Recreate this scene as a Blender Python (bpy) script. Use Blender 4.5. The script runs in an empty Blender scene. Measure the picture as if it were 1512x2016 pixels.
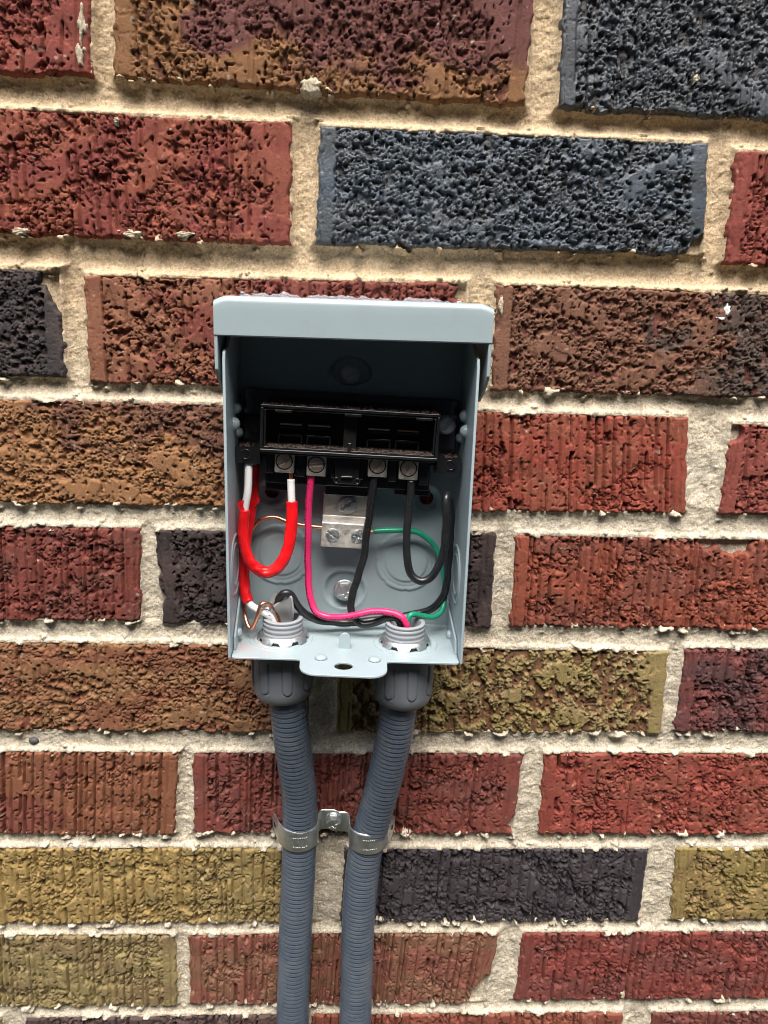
import bpy, bmesh, math, random
import numpy as np
from mathutils import Vector, Matrix

C = bpy.context.scene
COL = C.collection
random.seed(7)
rng = np.random.default_rng(7)

# ------------------------------------------------------------------ camera, sky, sun, exposure
OZ = 1420.0            # height of the camera's level above the ground, mm (all shapes below are in mm about that level)
TILT, YAW, ROLL = -0.24427, -0.04731, -0.03143
def Rx(a): return np.array([[1, 0, 0], [0, math.cos(a), -math.sin(a)], [0, math.sin(a), math.cos(a)]])
def Ry(a): return np.array([[math.cos(a), 0, math.sin(a)], [0, 1, 0], [-math.sin(a), 0, math.cos(a)]])
def Rz(a): return np.array([[math.cos(a), -math.sin(a), 0], [math.sin(a), math.cos(a), 0], [0, 0, 1]])
M = Rz(YAW) @ Rx(TILT) @ Ry(ROLL)
cam_d = bpy.data.cameras.new('camera')
cam = bpy.data.objects.new('camera', cam_d)
COL.objects.link(cam)
mw = Matrix.Identity(4)
for r in range(3):
    mw[r][0] = M[r, 0]; mw[r][1] = M[r, 2]; mw[r][2] = -M[r, 1]
mw[0][3], mw[1][3], mw[2][3] = 0.0, -0.39787, OZ * .001
cam.matrix_world = mw
cam_d.sensor_fit = 'HORIZONTAL'
cam_d.sensor_width = 36.0
cam_d.lens = 36.0 * 1514 / 1512
cam_d.clip_start = 0.01
cam_d.clip_end = 200
C.camera = cam

SUN_EL, SUN_AZ = math.radians(62), math.radians(-12)     # azimuth from the wall's normal (towards the viewer), negative = left
world = bpy.data.worlds.new('World'); C.world = world; world.use_nodes = True
wn = world.node_tree; bg = wn.nodes['Background']
sky = wn.nodes.new('ShaderNodeTexSky'); sky.sky_type = 'NISHITA'; sky.sun_disc = False
sky.sun_elevation = SUN_EL; sky.sun_rotation = math.pi + SUN_AZ
sky.air_density = 1.0; sky.dust_density = 5.0; sky.ozone_density = .6
wn.links.new(sky.outputs[0], bg.inputs[0]); bg.inputs[1].default_value = 0.08
sun_d = bpy.data.lights.new('sun', 'SUN'); sun_d.energy = 1.5; sun_d.angle = math.radians(38); sun_d.color = (1.0, 0.955, 0.90)
sun = bpy.data.objects.new('sun', sun_d); COL.objects.link(sun)
sdir = Vector((math.cos(SUN_EL) * math.sin(SUN_AZ), -math.cos(SUN_EL) * math.cos(SUN_AZ), math.sin(SUN_EL)))
sun.rotation_euler = (-sdir).to_track_quat('-Z', 'Y').to_euler()
sun.location = (0, -3, 6)
C.view_settings.view_transform = 'Standard'; C.view_settings.look = 'None'
C.view_settings.gamma = 1; C.view_settings.use_curve_mapping = False
C.view_settings.exposure = 2.02
C.cycles.filter_width = 1.05

# ------------------------------------------------------------------ helpers
WLOC = {}
def wpt(p): return Vector((p[0] * .001, p[1] * .001, (p[2] + OZ) * .001))
def place(o, loc, parent):
    WLOC[o] = Vector(loc)
    o.location = Vector(loc) - (WLOC[parent] if parent else Vector((0, 0, 0)))
    if parent: o.parent = parent
def tag(o, label=None, cat=None, group=None, kind=None):
    for k, v in (('label', label), ('category', cat), ('group', group), ('kind', kind)):
        if v: o[k] = v
    return o
def empty(name, base, label, cat, group=None):
    o = bpy.data.objects.new(name, None); COL.objects.link(o); o.empty_display_size = .01
    place(o, wpt(base), None)
    return tag(o, label, cat, group)
def mesh_obj(name, v, f, mat, parent=None, base=None, smooth=True, bevel=0, seg=2, auto=None):
    """v: world mm coordinates; f: list of faces or int array of quads"""
    v = np.asarray(v, float)
    if base is None: base = (v.min(0) + v.max(0)) / 2
    loc = wpt(base)
    vm = (v - np.asarray(base)) * .001
    me = bpy.data.meshes.new(name)
    if isinstance(f, np.ndarray):
        n, k = f.shape
        me.vertices.add(len(vm)); me.vertices.foreach_set('co', vm.astype(np.float32).ravel())
        me.loops.add(n * k); me.loops.foreach_set('vertex_index', f.astype(np.int32).ravel())
        me.polygons.add(n); me.polygons.foreach_set('loop_start', np.arange(0, n * k, k, dtype=np.int32))
        me.update(calc_edges=True)
    else:
        me.from_pydata([tuple(x) for x in vm], [], f)
        me.update()
    if smooth:
        me.polygons.foreach_set('use_smooth', np.ones(len(me.polygons), bool))
        if auto: me.set_sharp_from_angle(angle=math.radians(auto))
    me.materials.append(mat)
    o = bpy.data.objects.new(name, me); COL.objects.link(o)
    place(o, loc, parent)
    if bevel:
        b = o.modifiers.new('bevel', 'BEVEL'); b.width = bevel * .001; b.segments = seg; b.limit_method = 'ANGLE'; b.angle_limit = math.radians(35); b.harden_normals = True
    return o
class MB:
    """collects pieces of ONE part in mm"""
    def __init__(s): s.v = []; s.f = []
    def add(s, v, f):
        n = len(s.v); s.v += [tuple(map(float, p)) for p in v]; s.f += [tuple(int(i) + n for i in q) for q in f]; return s
    def box(s, x0, x1, y0, y1, z0, z1):
        return s.add([(x0, y0, z0), (x1, y0, z0), (x1, y1, z0), (x0, y1, z0), (x0, y0, z1), (x1, y0, z1), (x1, y1, z1), (x0, y1, z1)],
                     [(0, 3, 2, 1), (4, 5, 6, 7), (0, 1, 5, 4), (1, 2, 6, 5), (2, 3, 7, 6), (3, 0, 4, 7)])
    def lathe(s, prof, c, ax='y', n=32, cap=True):
        """prof: (radius, along) ; ax y: along -> +y"""
        v = []; f = []; m = len(prof)
        for r, t in prof:
            for k in range(n):
                a = 2 * math.pi * k / n; ca, sa = r * math.cos(a), r * math.sin(a)
                v.append((c[0] + ca, c[1] + t, c[2] + sa) if ax == 'y' else (c[0] + ca, c[1] + sa, c[2] + t))
        for i in range(m - 1):
            for k in range(n):
                q = (i * n + k, i * n + (k + 1) % n, (i + 1) * n + (k + 1) % n, (i + 1) * n + k)
                f.append(q if ax == 'z' else q[::-1])
        if cap:
            a = tuple(range(n)); b = tuple((m - 1) * n + k for k in range(n))
            f += [a[::-1], b] if ax == 'z' else [a, b[::-1]]
        return s.add(v, f)
    def mapped(s, fn): s.v = [fn(p) for p in s.v]; return s
    def build(s, name, mat, parent=None, **k):
        o = mesh_obj(name, s.v, s.f, mat, parent, **k)
        bm = bmesh.new(); bm.from_mesh(o.data); bmesh.ops.recalc_face_normals(bm, faces=bm.faces); bm.to_mesh(o.data); bm.free()
        return o
def rot_about(c, deg):
    a = math.radians(deg); ca, sa = math.cos(a), math.sin(a)
    def fn(p):
        x, z = p[0] - c[0], p[2] - c[1]
        return (c[0] + x * ca - z * sa, p[1], c[1] + x * sa + z * ca)
    return fn
def sheet(outline, holes, to3d, thick):
    """flat sheet: outline and holes are 2-D loops; to3d(u, v, w) maps to mm, w goes 0..thick"""
    bm = bmesh.new(); edges = []
    for loop in [outline] + list(holes):
        vs = [bm.verts.new((u, v, 0)) for u, v in loop]
        edges += [bm.edges.new((vs[i], vs[(i + 1) % len(vs)])) for i in range(len(vs))]
    bmesh.ops.triangle_fill(bm, edges=edges, use_beauty=True, use_dissolve=False)
    bmesh.ops.dissolve_limit(bm, angle_limit=0.01, verts=bm.verts, edges=bm.edges)
    ext = bmesh.ops.extrude_face_region(bm, geom=list(bm.faces))
    for e in ext['geom']:
        if isinstance(e, bmesh.types.BMVert): e.co.z += thick
    bmesh.ops.recalc_face_normals(bm, faces=bm.faces)
    bm.verts.index_update()
    m = MB(); m.add([to3d(*v.co) for v in bm.verts], [[v.index for v in f.verts] for f in bm.faces]); bm.free()
    return m
def circle(cx, cy, r, n=24, ry=None): return [(cx + r * math.cos(2 * math.pi * k / n), cy + (ry or r) * math.sin(2 * math.pi * k / n)) for k in range(n)]
def spline(pts, step=1.0):
    """Catmull-Rom through pts, resampled evenly"""
    p = np.asarray(pts, float); p = np.vstack([2 * p[0] - p[1], p, 2 * p[-1] - p[-2]])
    out = []
    for i in range(1, len(p) - 2):
        t = np.linspace(0, 1, 24, endpoint=False)[:, None]
        a, b, c, d = p[i - 1], p[i], p[i + 1], p[i + 2]
        out.append(.5 * ((2 * b) + (c - a) * t + (2 * a - 5 * b + 4 * c - d) * t ** 2 + (3 * b - a - 3 * c + d) * t ** 3))
    q = np.vstack(out + [p[-2:-1]])
    for _ in range(2):
        s = np.r_[0, np.cumsum(np.linalg.norm(np.diff(q, axis=0), axis=1))]
        n = max(4, int(s[-1] / step)); t = np.linspace(0, s[-1], n + 1)
        q = np.stack([np.interp(t, s, q[:, k]) for k in range(3)], 1)
        k = np.array([.25, .5, .25])
        q[1:-1] = q[:-2] * .25 + q[1:-1] * .5 + q[2:] * .25
    return q
def frames(q):
    T = np.gradient(q, axis=0); T /= np.linalg.norm(T, axis=1)[:, None]
    N = np.zeros_like(T); u = np.array([0., -1, 0])
    for i in range(len(q)):
        u = u - T[i] * (u @ T[i]); u /= np.linalg.norm(u); N[i] = u
    return T, N, np.cross(T, N)
def tube(name, q, rad, mat, parent=None, seg=14, cap=True, base=None):
    """rad: number, or array (rings x segments) of radii. UV: u round, v length in mm"""
    T, N, B = frames(q); n = len(q)
    a = np.arange(seg) * 2 * math.pi / seg
    R = np.broadcast_to(np.asarray(rad, float), (n, seg)) if np.ndim(rad) != 1 else np.repeat(np.asarray(rad)[:, None], seg, 1)
    v = q[:, None] + R[..., None] * (np.cos(a)[None, :, None] * N[:, None] + np.sin(a)[None, :, None] * B[:, None])
    i, k = np.meshgrid(np.arange(n - 1), np.arange(seg), indexing='ij'); k2 = (k + 1) % seg
    f = np.stack([i * seg + k, i * seg + k2, (i + 1) * seg + k2, (i + 1) * seg + k], -1).reshape(-1, 4)
    vv = v.reshape(-1, 3)
    if cap:
        vv = np.vstack([vv, q[:1], q[-1:]]); c0 = n * seg; kk = np.arange(seg); k2 = (kk + 1) % seg
        # caps as degenerate-free fans of quads (pairs of triangles need even seg)
        e = np.arange(0, seg, 2)
        f = np.vstack([f, np.stack([np.full_like(e, c0), (e + 2) % seg, (e + 1) % seg, e], 1),
                       np.stack([np.full_like(e, c0 + 1), (n - 1) * seg + e, (n - 1) * seg + (e + 1) % seg, (n - 1) * seg + (e + 2) % seg], 1)])
    o = mesh_obj(name, vv, f, mat, parent, base=base)
    me = o.data; uv = me.uv_layers.new(name='UVMap')
    s = np.r_[0, np.cumsum(np.linalg.norm(np.diff(q, axis=0), axis=1))]
    lv = np.empty(len(me.loops), np.int32); me.loops.foreach_get('vertex_index', lv)
    ring = np.minimum(lv // seg, n - 1)
    uvs = np.stack([np.where(lv < n * seg, (lv % seg) / seg, 0), s[ring]], 1)
    uv.data.foreach_set('uv', uvs.astype(np.float32).ravel())
    bm = bmesh.new(); bm.from_mesh(me); bmesh.ops.recalc_face_normals(bm, faces=bm.faces); bm.to_mesh(me); bm.free()
    return o
# ---- numpy noise
def perlin(x, y, seed=0):
    g = np.random.default_rng(seed); th = g.random((64, 64)) * 2 * np.pi
    gx, gy = np.cos(th), np.sin(th)
    x = np.asarray(x, float); y = np.asarray(y, float)
    xi = np.floor(x).astype(int); yi = np.floor(y).astype(int); xf = x - xi; yf = y - yi
    u = xf * xf * xf * (xf * (xf * 6 - 15) + 10); w = yf * yf * yf * (yf * (yf * 6 - 15) + 10)
    def d(i, j): a = (xi + i) % 64; b = (yi + j) % 64; return gx[a, b] * (xf - i) + gy[a, b] * (yf - j)
    return ((d(0, 0) * (1 - u) + d(1, 0) * u) * (1 - w) + (d(0, 1) * (1 - u) + d(1, 1) * u) * w) * 1.5
def fbm(x, y, seed=0, o=3): return sum(perlin(x * 2 ** k, y * 2 ** k, seed + 31 * k) * .5 ** k for k in range(o))
def worley(x, y, seed=0, jit=.9, offs=False):
    g = np.random.default_rng(seed); jx = g.random((64, 64)); jy = g.random((64, 64)); rid = g.random((64, 64)); ta = g.random((64, 64)) * 6.283
    xi = np.floor(x).astype(int); yi = np.floor(y).astype(int)
    f1 = np.full(x.shape, 9.); f2 = f1.copy(); cid = np.zeros(x.shape); tl = np.zeros(x.shape)
    for i in (-1, 0, 1):
        for j in (-1, 0, 1):
            a = (xi + i) % 64; b = (yi + j) % 64
            dx = xi + i + .5 + (jx[a, b] - .5) * jit - x; dy = yi + j + .5 + (jy[a, b] - .5) * jit - y
            d = np.hypot(dx, dy)
            new = d < f1; f2 = np.where(new, f1, np.minimum(f2, d)); cid = np.where(new, rid[a, b], cid); f1 = np.where(new, d, f1)
            if offs: tl = np.where(new, dx * np.cos(ta[a, b]) + dy * np.sin(ta[a, b]), tl)
    return (f1, f2, cid, tl) if offs else (f1, f2, cid)
def ss(a, b, x): t = np.clip((x - a) / (b - a), 0, 1); return t * t * (3 - 2 * t)
def grid_faces(nx, nz):
    i, j = np.meshgrid(np.arange(nx - 1), np.arange(nz - 1), indexing='ij')
    a = i * nz + j
    return np.stack([a, a + nz, a + nz + 1, a + 1], -1).reshape(-1, 4)
def set_col(o, name, col):
    at = o.data.attributes.new(name, 'FLOAT_COLOR', 'POINT')
    c = np.ones((len(o.data.vertices), 4), np.float32); c[:, :3] = col
    at.data.foreach_set('color', c.ravel())

# ------------------------------------------------------------------ materials
def mat(name, col=(.5, .5, .5), rough=.5, metal=0., spec=.5, **k):
    m = bpy.data.materials.new(name); m.use_nodes = True
    b = m.node_tree.nodes['Principled BSDF']
    b.inputs['Base Color'].default_value = (*col, 1); b.inputs['Roughness'].default_value = rough
    b.inputs['Metallic'].default_value = metal; b.inputs['Specular IOR Level'].default_value = spec
    for kk, vv in k.items(): b.inputs[kk.replace('_', ' ')].default_value = vv
    return m
def nd(m, t, **k):
    n = m.node_tree.nodes.new(t)
    for a, b in k.items():
        if a.startswith('i_'): n.inputs[a[2:]].default_value = b
        else: setattr(n, a, b)
    return n
def lk(m, a, b): m.node_tree.links.new(a, b)
def bsdf(m): return m.node_tree.nodes['Principled BSDF']
def obj_coord(m): return nd(m, 'ShaderNodeTexCoord').outputs['Object']
def noise(m, scale, detail=4, rough=.6, vec=None):
    n = nd(m, 'ShaderNodeTexNoise'); n.inputs['Scale'].default_value = scale; n.inputs['Detail'].default_value = detail; n.inputs['Roughness'].default_value = rough
    lk(m, vec if vec is not None else obj_coord(m), n.inputs['Vector']); return n.outputs['Fac']
def ramp(m, fac, stops):
    r = nd(m, 'ShaderNodeValToRGB'); e = r.color_ramp.elements
    while len(e) > len(stops): e.remove(e[-1])
    while len(e) < len(stops): e.new(.5)
    for el, (p, c) in zip(e, stops): el.position = p; el.color = (*c, 1) if len(c) == 3 else c
    lk(m, fac, r.inputs[0]); return r.outputs[0]
def mix(m, fac, a, b, mode='MIX'):
    n = nd(m, 'ShaderNodeMix', data_type='RGBA', blend_type=mode)
    for s, v in ((n.inputs[0], fac), (n.inputs[6], a), (n.inputs[7], b)):
        if hasattr(v, 'links'): lk(m, v, s)
        else: s.default_value = v if not isinstance(v, tuple) else (*v, 1)
    return n.outputs[2]
def bump(m, h, strength, dist):
    b = nd(m, 'ShaderNodeBump'); b.inputs['Strength'].default_value = strength; b.inputs['Distance'].default_value = dist * .001
    lk(m, h, b.inputs['Height']); lk(m, b.outputs[0], bsdf(m).inputs['Normal']); return b
def g3(v): return (v, v, v)

def brick_material(name, rough, spec):
    m = mat(name, rough=rough, spec=spec)
    a = nd(m, 'ShaderNodeAttribute', attribute_name='Col').outputs['Color']
    c = mix(m, 1.0, a, ramp(m, noise(m, 900, 5, .7), [(.25, g3(.72)), (.55, g3(1.0)), (.8, g3(1.25))]), 'MULTIPLY')
    lk(m, c, bsdf(m).inputs['Base Color'])
    bump(m, noise(m, 1100, 5, .75), .8, .5)
    return m
M_BRICK = brick_material('fired_clay', .82, .28)
M_BLACKBRICK = brick_material('vitrified_clay', .36, .6)
M_MORTAR = mat('mortar', rough=.95, spec=.15)
_a = nd(M_MORTAR, 'ShaderNodeAttribute', attribute_name='Col').outputs['Color']
_v = nd(M_MORTAR, 'ShaderNodeTexVoronoi'); _v.inputs['Scale'].default_value = 1100; lk(M_MORTAR, obj_coord(M_MORTAR), _v.inputs['Vector'])
_g = ramp(M_MORTAR, _v.outputs['Color'], [(.0, (.62, .55, .45)), (.35, (.9, .88, .84)), (.7, g3(1.05)), (1, (1.3, 1.28, 1.22))])
lk(M_MORTAR, mix(M_MORTAR, 1.0, _a, _g, 'MULTIPLY'), bsdf(M_MORTAR).inputs['Base Color'])
bump(M_MORTAR, noise(M_MORTAR, 1000, 4, .75), 1.0, .9)

def painted(name, col, stains=None):
    m = mat(name, col, .34, spec=.5)
    c = mix(m, ramp(m, noise(m, 45, 5, .6), [(.3, g3(0)), (.75, g3(1))]), col, tuple(x * .93 for x in col))
    c = mix(m, ramp(m, noise(m, 260, 6, .75), [(.60, g3(0)), (.74, g3(.35))]), c, (.36, .35, .31))      # specks of dust
    c = mix(m, ramp(m, noise(m, 30, 6, .7), [(.55, g3(0)), (.78, g3(.42))]), c, (.20, .22, .22))          # scuffs
    if stains:
        for (p, r, sc, amt) in stains:
            d = nd(m, 'ShaderNodeVectorMath', operation='DISTANCE'); lk(m, obj_coord(m), d.inputs[0]); d.inputs[1].default_value = p
            k = ramp(m, d.outputs['Value'], [(0, g3(1)), (r, g3(0))])
            n = ramp(m, noise(m, 160, 5, .65), [(.42, g3(0)), (.62, g3(1))])
            f = nd(m, 'ShaderNodeMath', operation='MULTIPLY'); lk(m, k, f.inputs[0]); lk(m, n, f.inputs[1])
            f2 = nd(m, 'ShaderNodeMath', operation='MULTIPLY'); lk(m, f.outputs[0], f2.inputs[0]); f2.inputs[1].default_value = amt
            c = mix(m, f2.outputs[0], c, sc)
    lk(m, c, bsdf(m).inputs['Base Color'])
    lk(m, ramp(m, noise(m, 90, 3), [(.3, g3(.28)), (.7, g3(.42))]), bsdf(m).inputs['Roughness'])
    bump(m, noise(m, 500, 2), .05, .2)
    return m
GREY = (.288, .362, .392)
M_PAINT = painted('grey_paint', GREY)
M_BLACKPL = mat('black_plastic', (.012, .012, .013), .14, spec=.6)
bump(M_BLACKPL, noise(M_BLACKPL, 700, 3), .06, .2)
M_CAVITY = mat('black_plastic_and_shade', (.009, .009, .009), .5, spec=.4)  # matt black plastic; also painted shade at locknut notches and some screws
def metal(name, col, rough, sc=600):
    m = mat(name, col, rough, 1.0)
    lk(m, ramp(m, noise(m, sc, 4), [(.3, g3(rough * .75)), (.7, g3(min(1, rough * 1.35)))]), bsdf(m).inputs['Roughness'])
    lk(m, mix(m, ramp(m, noise(m, 220, 4), [(.35, g3(0)), (.75, g3(1))]), col, tuple(x * .8 for x in col)), bsdf(m).inputs['Base Color'])
    bump(m, noise(m, sc, 3), .08, .2)
    return m
M_ZINC = metal('zinc_plate', (.64, .68, .68), .42)
M_ALU = metal('aluminium', (.80, .77, .72), .55)
M_STEEL = metal('screw_steel', (.66, .52, .44), .45)
M_DULL = metal('dull_steel', (.58, .59, .60), .55)
M_LUG = metal('tinned_lug', (.52, .50, .45), .5)
M_COPPER = metal('bare_copper', (.78, .34, .22), .30)
M_FITTING = mat('grey_pvc', (.118, .136, .155), .40); bump(M_FITTING, noise(M_FITTING, 400, 3), .05, .2)
M_NECK = mat('pale_grey_pvc', (.27, .29, .315), .42)
M_CONDUIT = mat('conduit_pvc', (.062, .082, .108), .25)
lk(M_CONDUIT, mix(M_CONDUIT, ramp(M_CONDUIT, noise(M_CONDUIT, 70, 5, .65), [(.45, g3(0)), (.85, g3(1))]), (.066, .086, .114), (.115, .130, .148)), bsdf(M_CONDUIT).inputs['Base Color'])
lk(M_CONDUIT, ramp(M_CONDUIT, noise(M_CONDUIT, 120, 4), [(.3, g3(.20)), (.7, g3(.40))]), bsdf(M_CONDUIT).inputs['Roughness'])
M_RED = mat('red_tape', (.66, .008, .012), .24, spec=.5)
M_WHITE = mat('white_insulation', (.66, .68, .68), .4)
def printed(name, col, ink, u0, rough=.32):
    """wire insulation with a line of tiny print along one side (UV: round, length)"""
    m = mat(name, col, rough)
    uv = nd(m, 'ShaderNodeUVMap', uv_map='UVMap'); sp = nd(m, 'ShaderNodeSeparateXYZ'); lk(m, uv.outputs[0], sp.inputs[0])
    d = nd(m, 'ShaderNodeMath', operation='SUBTRACT'); lk(m, sp.outputs[0], d.inputs[0]); d.inputs[1].default_value = u0
    a = nd(m, 'ShaderNodeMath', operation='ABSOLUTE'); lk(m, d.outputs[0], a.inputs[0])
    lt = nd(m, 'ShaderNodeMath', operation='LESS_THAN'); lk(m, a.outputs[0], lt.inputs[0]); lt.inputs[1].default_value = .062
    n = nd(m, 'ShaderNodeTexNoise'); n.inputs['Scale'].default_value = 1.5; n.inputs['Detail'].default_value = 1
    cx = nd(m, 'ShaderNodeCombineXYZ'); lk(m, sp.outputs[1], cx.inputs[1]); 
    mu = nd(m, 'ShaderNodeMath', operation='MULTIPLY'); lk(m, sp.outputs[0], mu.inputs[0]); mu.inputs[1].default_value = 9.; lk(m, mu.outputs[0], cx.inputs[0])
    lk(m, cx.outputs[0], n.inputs['Vector'])
    gt = nd(m, 'ShaderNodeMath', operation='GREATER_THAN'); lk(m, n.outputs['Fac'], gt.inputs[0]); gt.inputs[1].default_value = .5
    f = nd(m, 'ShaderNodeMath', operation='MULTIPLY'); lk(m, lt.outputs[0], f.inputs[0]); lk(m, gt.outputs[0], f.inputs[1])
    dirty = mix(m, ramp(m, noise(m, 420, 5, .7), [(.55, g3(0)), (.8, g3(.3))]), col, tuple(x * .7 + .025 for x in col))
    lk(m, mix(m, f.outputs[0], dirty, ink), bsdf(m).inputs['Base Color'])
    lk(m, ramp(m, noise(m, 300, 4), [(.3, g3(rough * .8)), (.7, g3(rough * 1.5))]), bsdf(m).inputs['Roughness'])
    bump(m, noise(m, 250, 2), .04, .2)
    return m
M_PINK = printed('pink_insulation', (.62, .022, .125), (.03, .004, .012), .135)
M_GREEN = printed('green_insulation', (.008, .235, .135), (.01, .04, .03), .45)
M_BLACKW = printed('black_insulation', (.011, .012, .0135), (.08, .08, .08), .62, .3)
M_JACKET = mat('grey_cable_jacket', (.22, .232, .24), .5)
M_SEAL = mat('clear_silicone', (.86, .82, .88), .12, spec=.6, Transmission_Weight=.82, IOR=1.41)
M_GROUND = mat('packed_soil', (.09, .075, .05), .95)
lk(M_GROUND, ramp(M_GROUND, noise(M_GROUND, 6, 6, .7), [(.3, (.05, .042, .03)), (.55, (.075, .07, .04)), (.8, (.13, .11, .08))]), bsdf(M_GROUND).inputs['Base Color'])
M_DIRT = mat('brick_dust', (.095, .06, .048), .95)

# ------------------------------------------------------------------ ground
gx = np.linspace(-40000, 40000, 41); gy = np.concatenate([np.linspace(-80000, -4000, 20), np.linspace(-3800, 60, 30)])
GX, GY = np.meshgrid(gx, gy, indexing='ij'); GZ = -OZ + perlin(GX / 900, GY / 700, 3) * 12
ground = mesh_obj('ground', np.stack([GX, GY, GZ], -1).reshape(-1, 3), grid_faces(len(gx), len(gy)), M_GROUND, base=(0, 0, -OZ))
tag(ground, kind='structure')

# ------------------------------------------------------------------ unseen dark house, added behind the viewer to block low horizon light
M_BLOCKER_WALL = mat('blocker_siding', (.055, .05, .045), .8); M_BLOCKER_ROOF = mat('blocker_shingle', (.035, .035, .037), .95)
nh = empty('horizon_blocker', (0, -4300, -OZ), 'unseen dark house added behind the viewer to block low light', 'house')
MB().box(-9000, 9000, -9000, -3500, -OZ - 50, 3300).build('blocker_wall', M_BLOCKER_WALL, nh, smooth=False)
MB().add([(-9500, -3000, 3150), (9500, -3000, 3150), (9500, -6250, 4900), (-9500, -6250, 4900), (-9500, -9500, 3150), (9500, -9500, 3150)], [(0, 1, 2, 3), (3, 2, 5, 4)]).build('blocker_roof', M_BLOCKER_ROOF, nh, smooth=False)

# ------------------------------------------------------------------ brick wall
wall = empty('brick_wall', (0, 0, -OZ), 'rugged wall of red, brown, olive and black bricks with sandy recessed mortar joints', 'wall')
# corners in mm on the face of the wall: top left, top right, bottom right, bottom left (x, z each)
BR = {
 '0a': (-313.1,156,-119.1,156,-122.9,105,-316.9,105), '0b': (-110,156,81.2,156,79.8,101,-112.8,104.4), '0c': (93.5,156,287.5,156,289.7,98.3,95.7,100.3),
 '1a': (-224.8,90.4,-30.8,89.4,-31,33.9,-225,34.9), '1b': (-17.7,88.6,170.6,88.3,175.6,36.3,-19.1,35.2), '1c': (185.4,85.3,379.4,85.3,379.7,32.5,185.7,32.5),
 '2a': (-336.8,19,-142.8,19,-144,-33.5,-338,-33.5), '2b': (-132,17,58.1,19.6,57.8,-34.7,-132,-35.5), '2c': (71.4,19.5,265.4,19,266,-34.3,72,-33.8),
 '3a': (-217.6,-44.2,-23.6,-44.2,-24.4,-99.1,-218.4,-98.6), '3b': (-10.1,-44.6,177.9,-44.2,183.4,-97.3,-11.2,-99.3), '3c': (201,-47.1,395,-47.1,395.1,-97.5,201.1,-97.5),
 '4a': (-304.1,-110.8,-110.1,-110.8,-112,-164.4,-306,-164.4), '4b': (-103.2,-111.5,80.2,-109.6,81,-165.2,-100.5,-165.1), '4c': (90.5,-110.6,284.5,-110.6,285,-164.5,91,-164.5),
 '5a': (-213.5,-176.9,-19.5,-176.9,-20.6,-231.2,-214.6,-231.2), '5b': (-3.7,-176.7,183.7,-178,185.3,-230.3,-5.2,-231.1), '5c': (192.2,-175.8,386.2,-175.8,386.4,-229,192.4,-229),
 '6a': (-288.4,-244,-94.4,-244,-98.3,-298.7,-292.3,-298.7), '6b': (-86.9,-244,105.2,-243.1,102.6,-298.5,-87.9,-297.3), '6c': (116.6,-242.7,310.6,-242.7,312,-298.2,118,-298.2),
 '7a': (-210.7,-307.3,-16.7,-307.3,-16.9,-360.8,-210.9,-360.8), '7b': (2.1,-307.7,187.9,-307.7,186.7,-361.1,-.7,-360.5), '7c': (203.3,-307,397.3,-307,400.7,-360.5,206.7,-360.5),
 '8a': (-294.4,-368.8,-100.4,-368.8,-101,-423,-295,-423), '8b': (-93.1,-368.9,99.3,-368.6,93.6,-422.8,-93.4,-421.9), '8c': (113.1,-368.6,307.1,-368.6,306.1,-421.1,112.1,-421.1),
 '9a': (-403.5,-430.3,-209.5,-430.3,-213.9,-484,-407.9,-484), '9b': (-196.1,-430.4,-24.1,-429.8,-25.1,-484.5,-199.9,-484.3), '9c': (-17.6,-429.9,184.5,-430.8,188.4,-486.2,-18.5,-485.2), '9d': (202.6,-431,396.6,-431,400.2,-485.2,206.2,-485.2),
}
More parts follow.
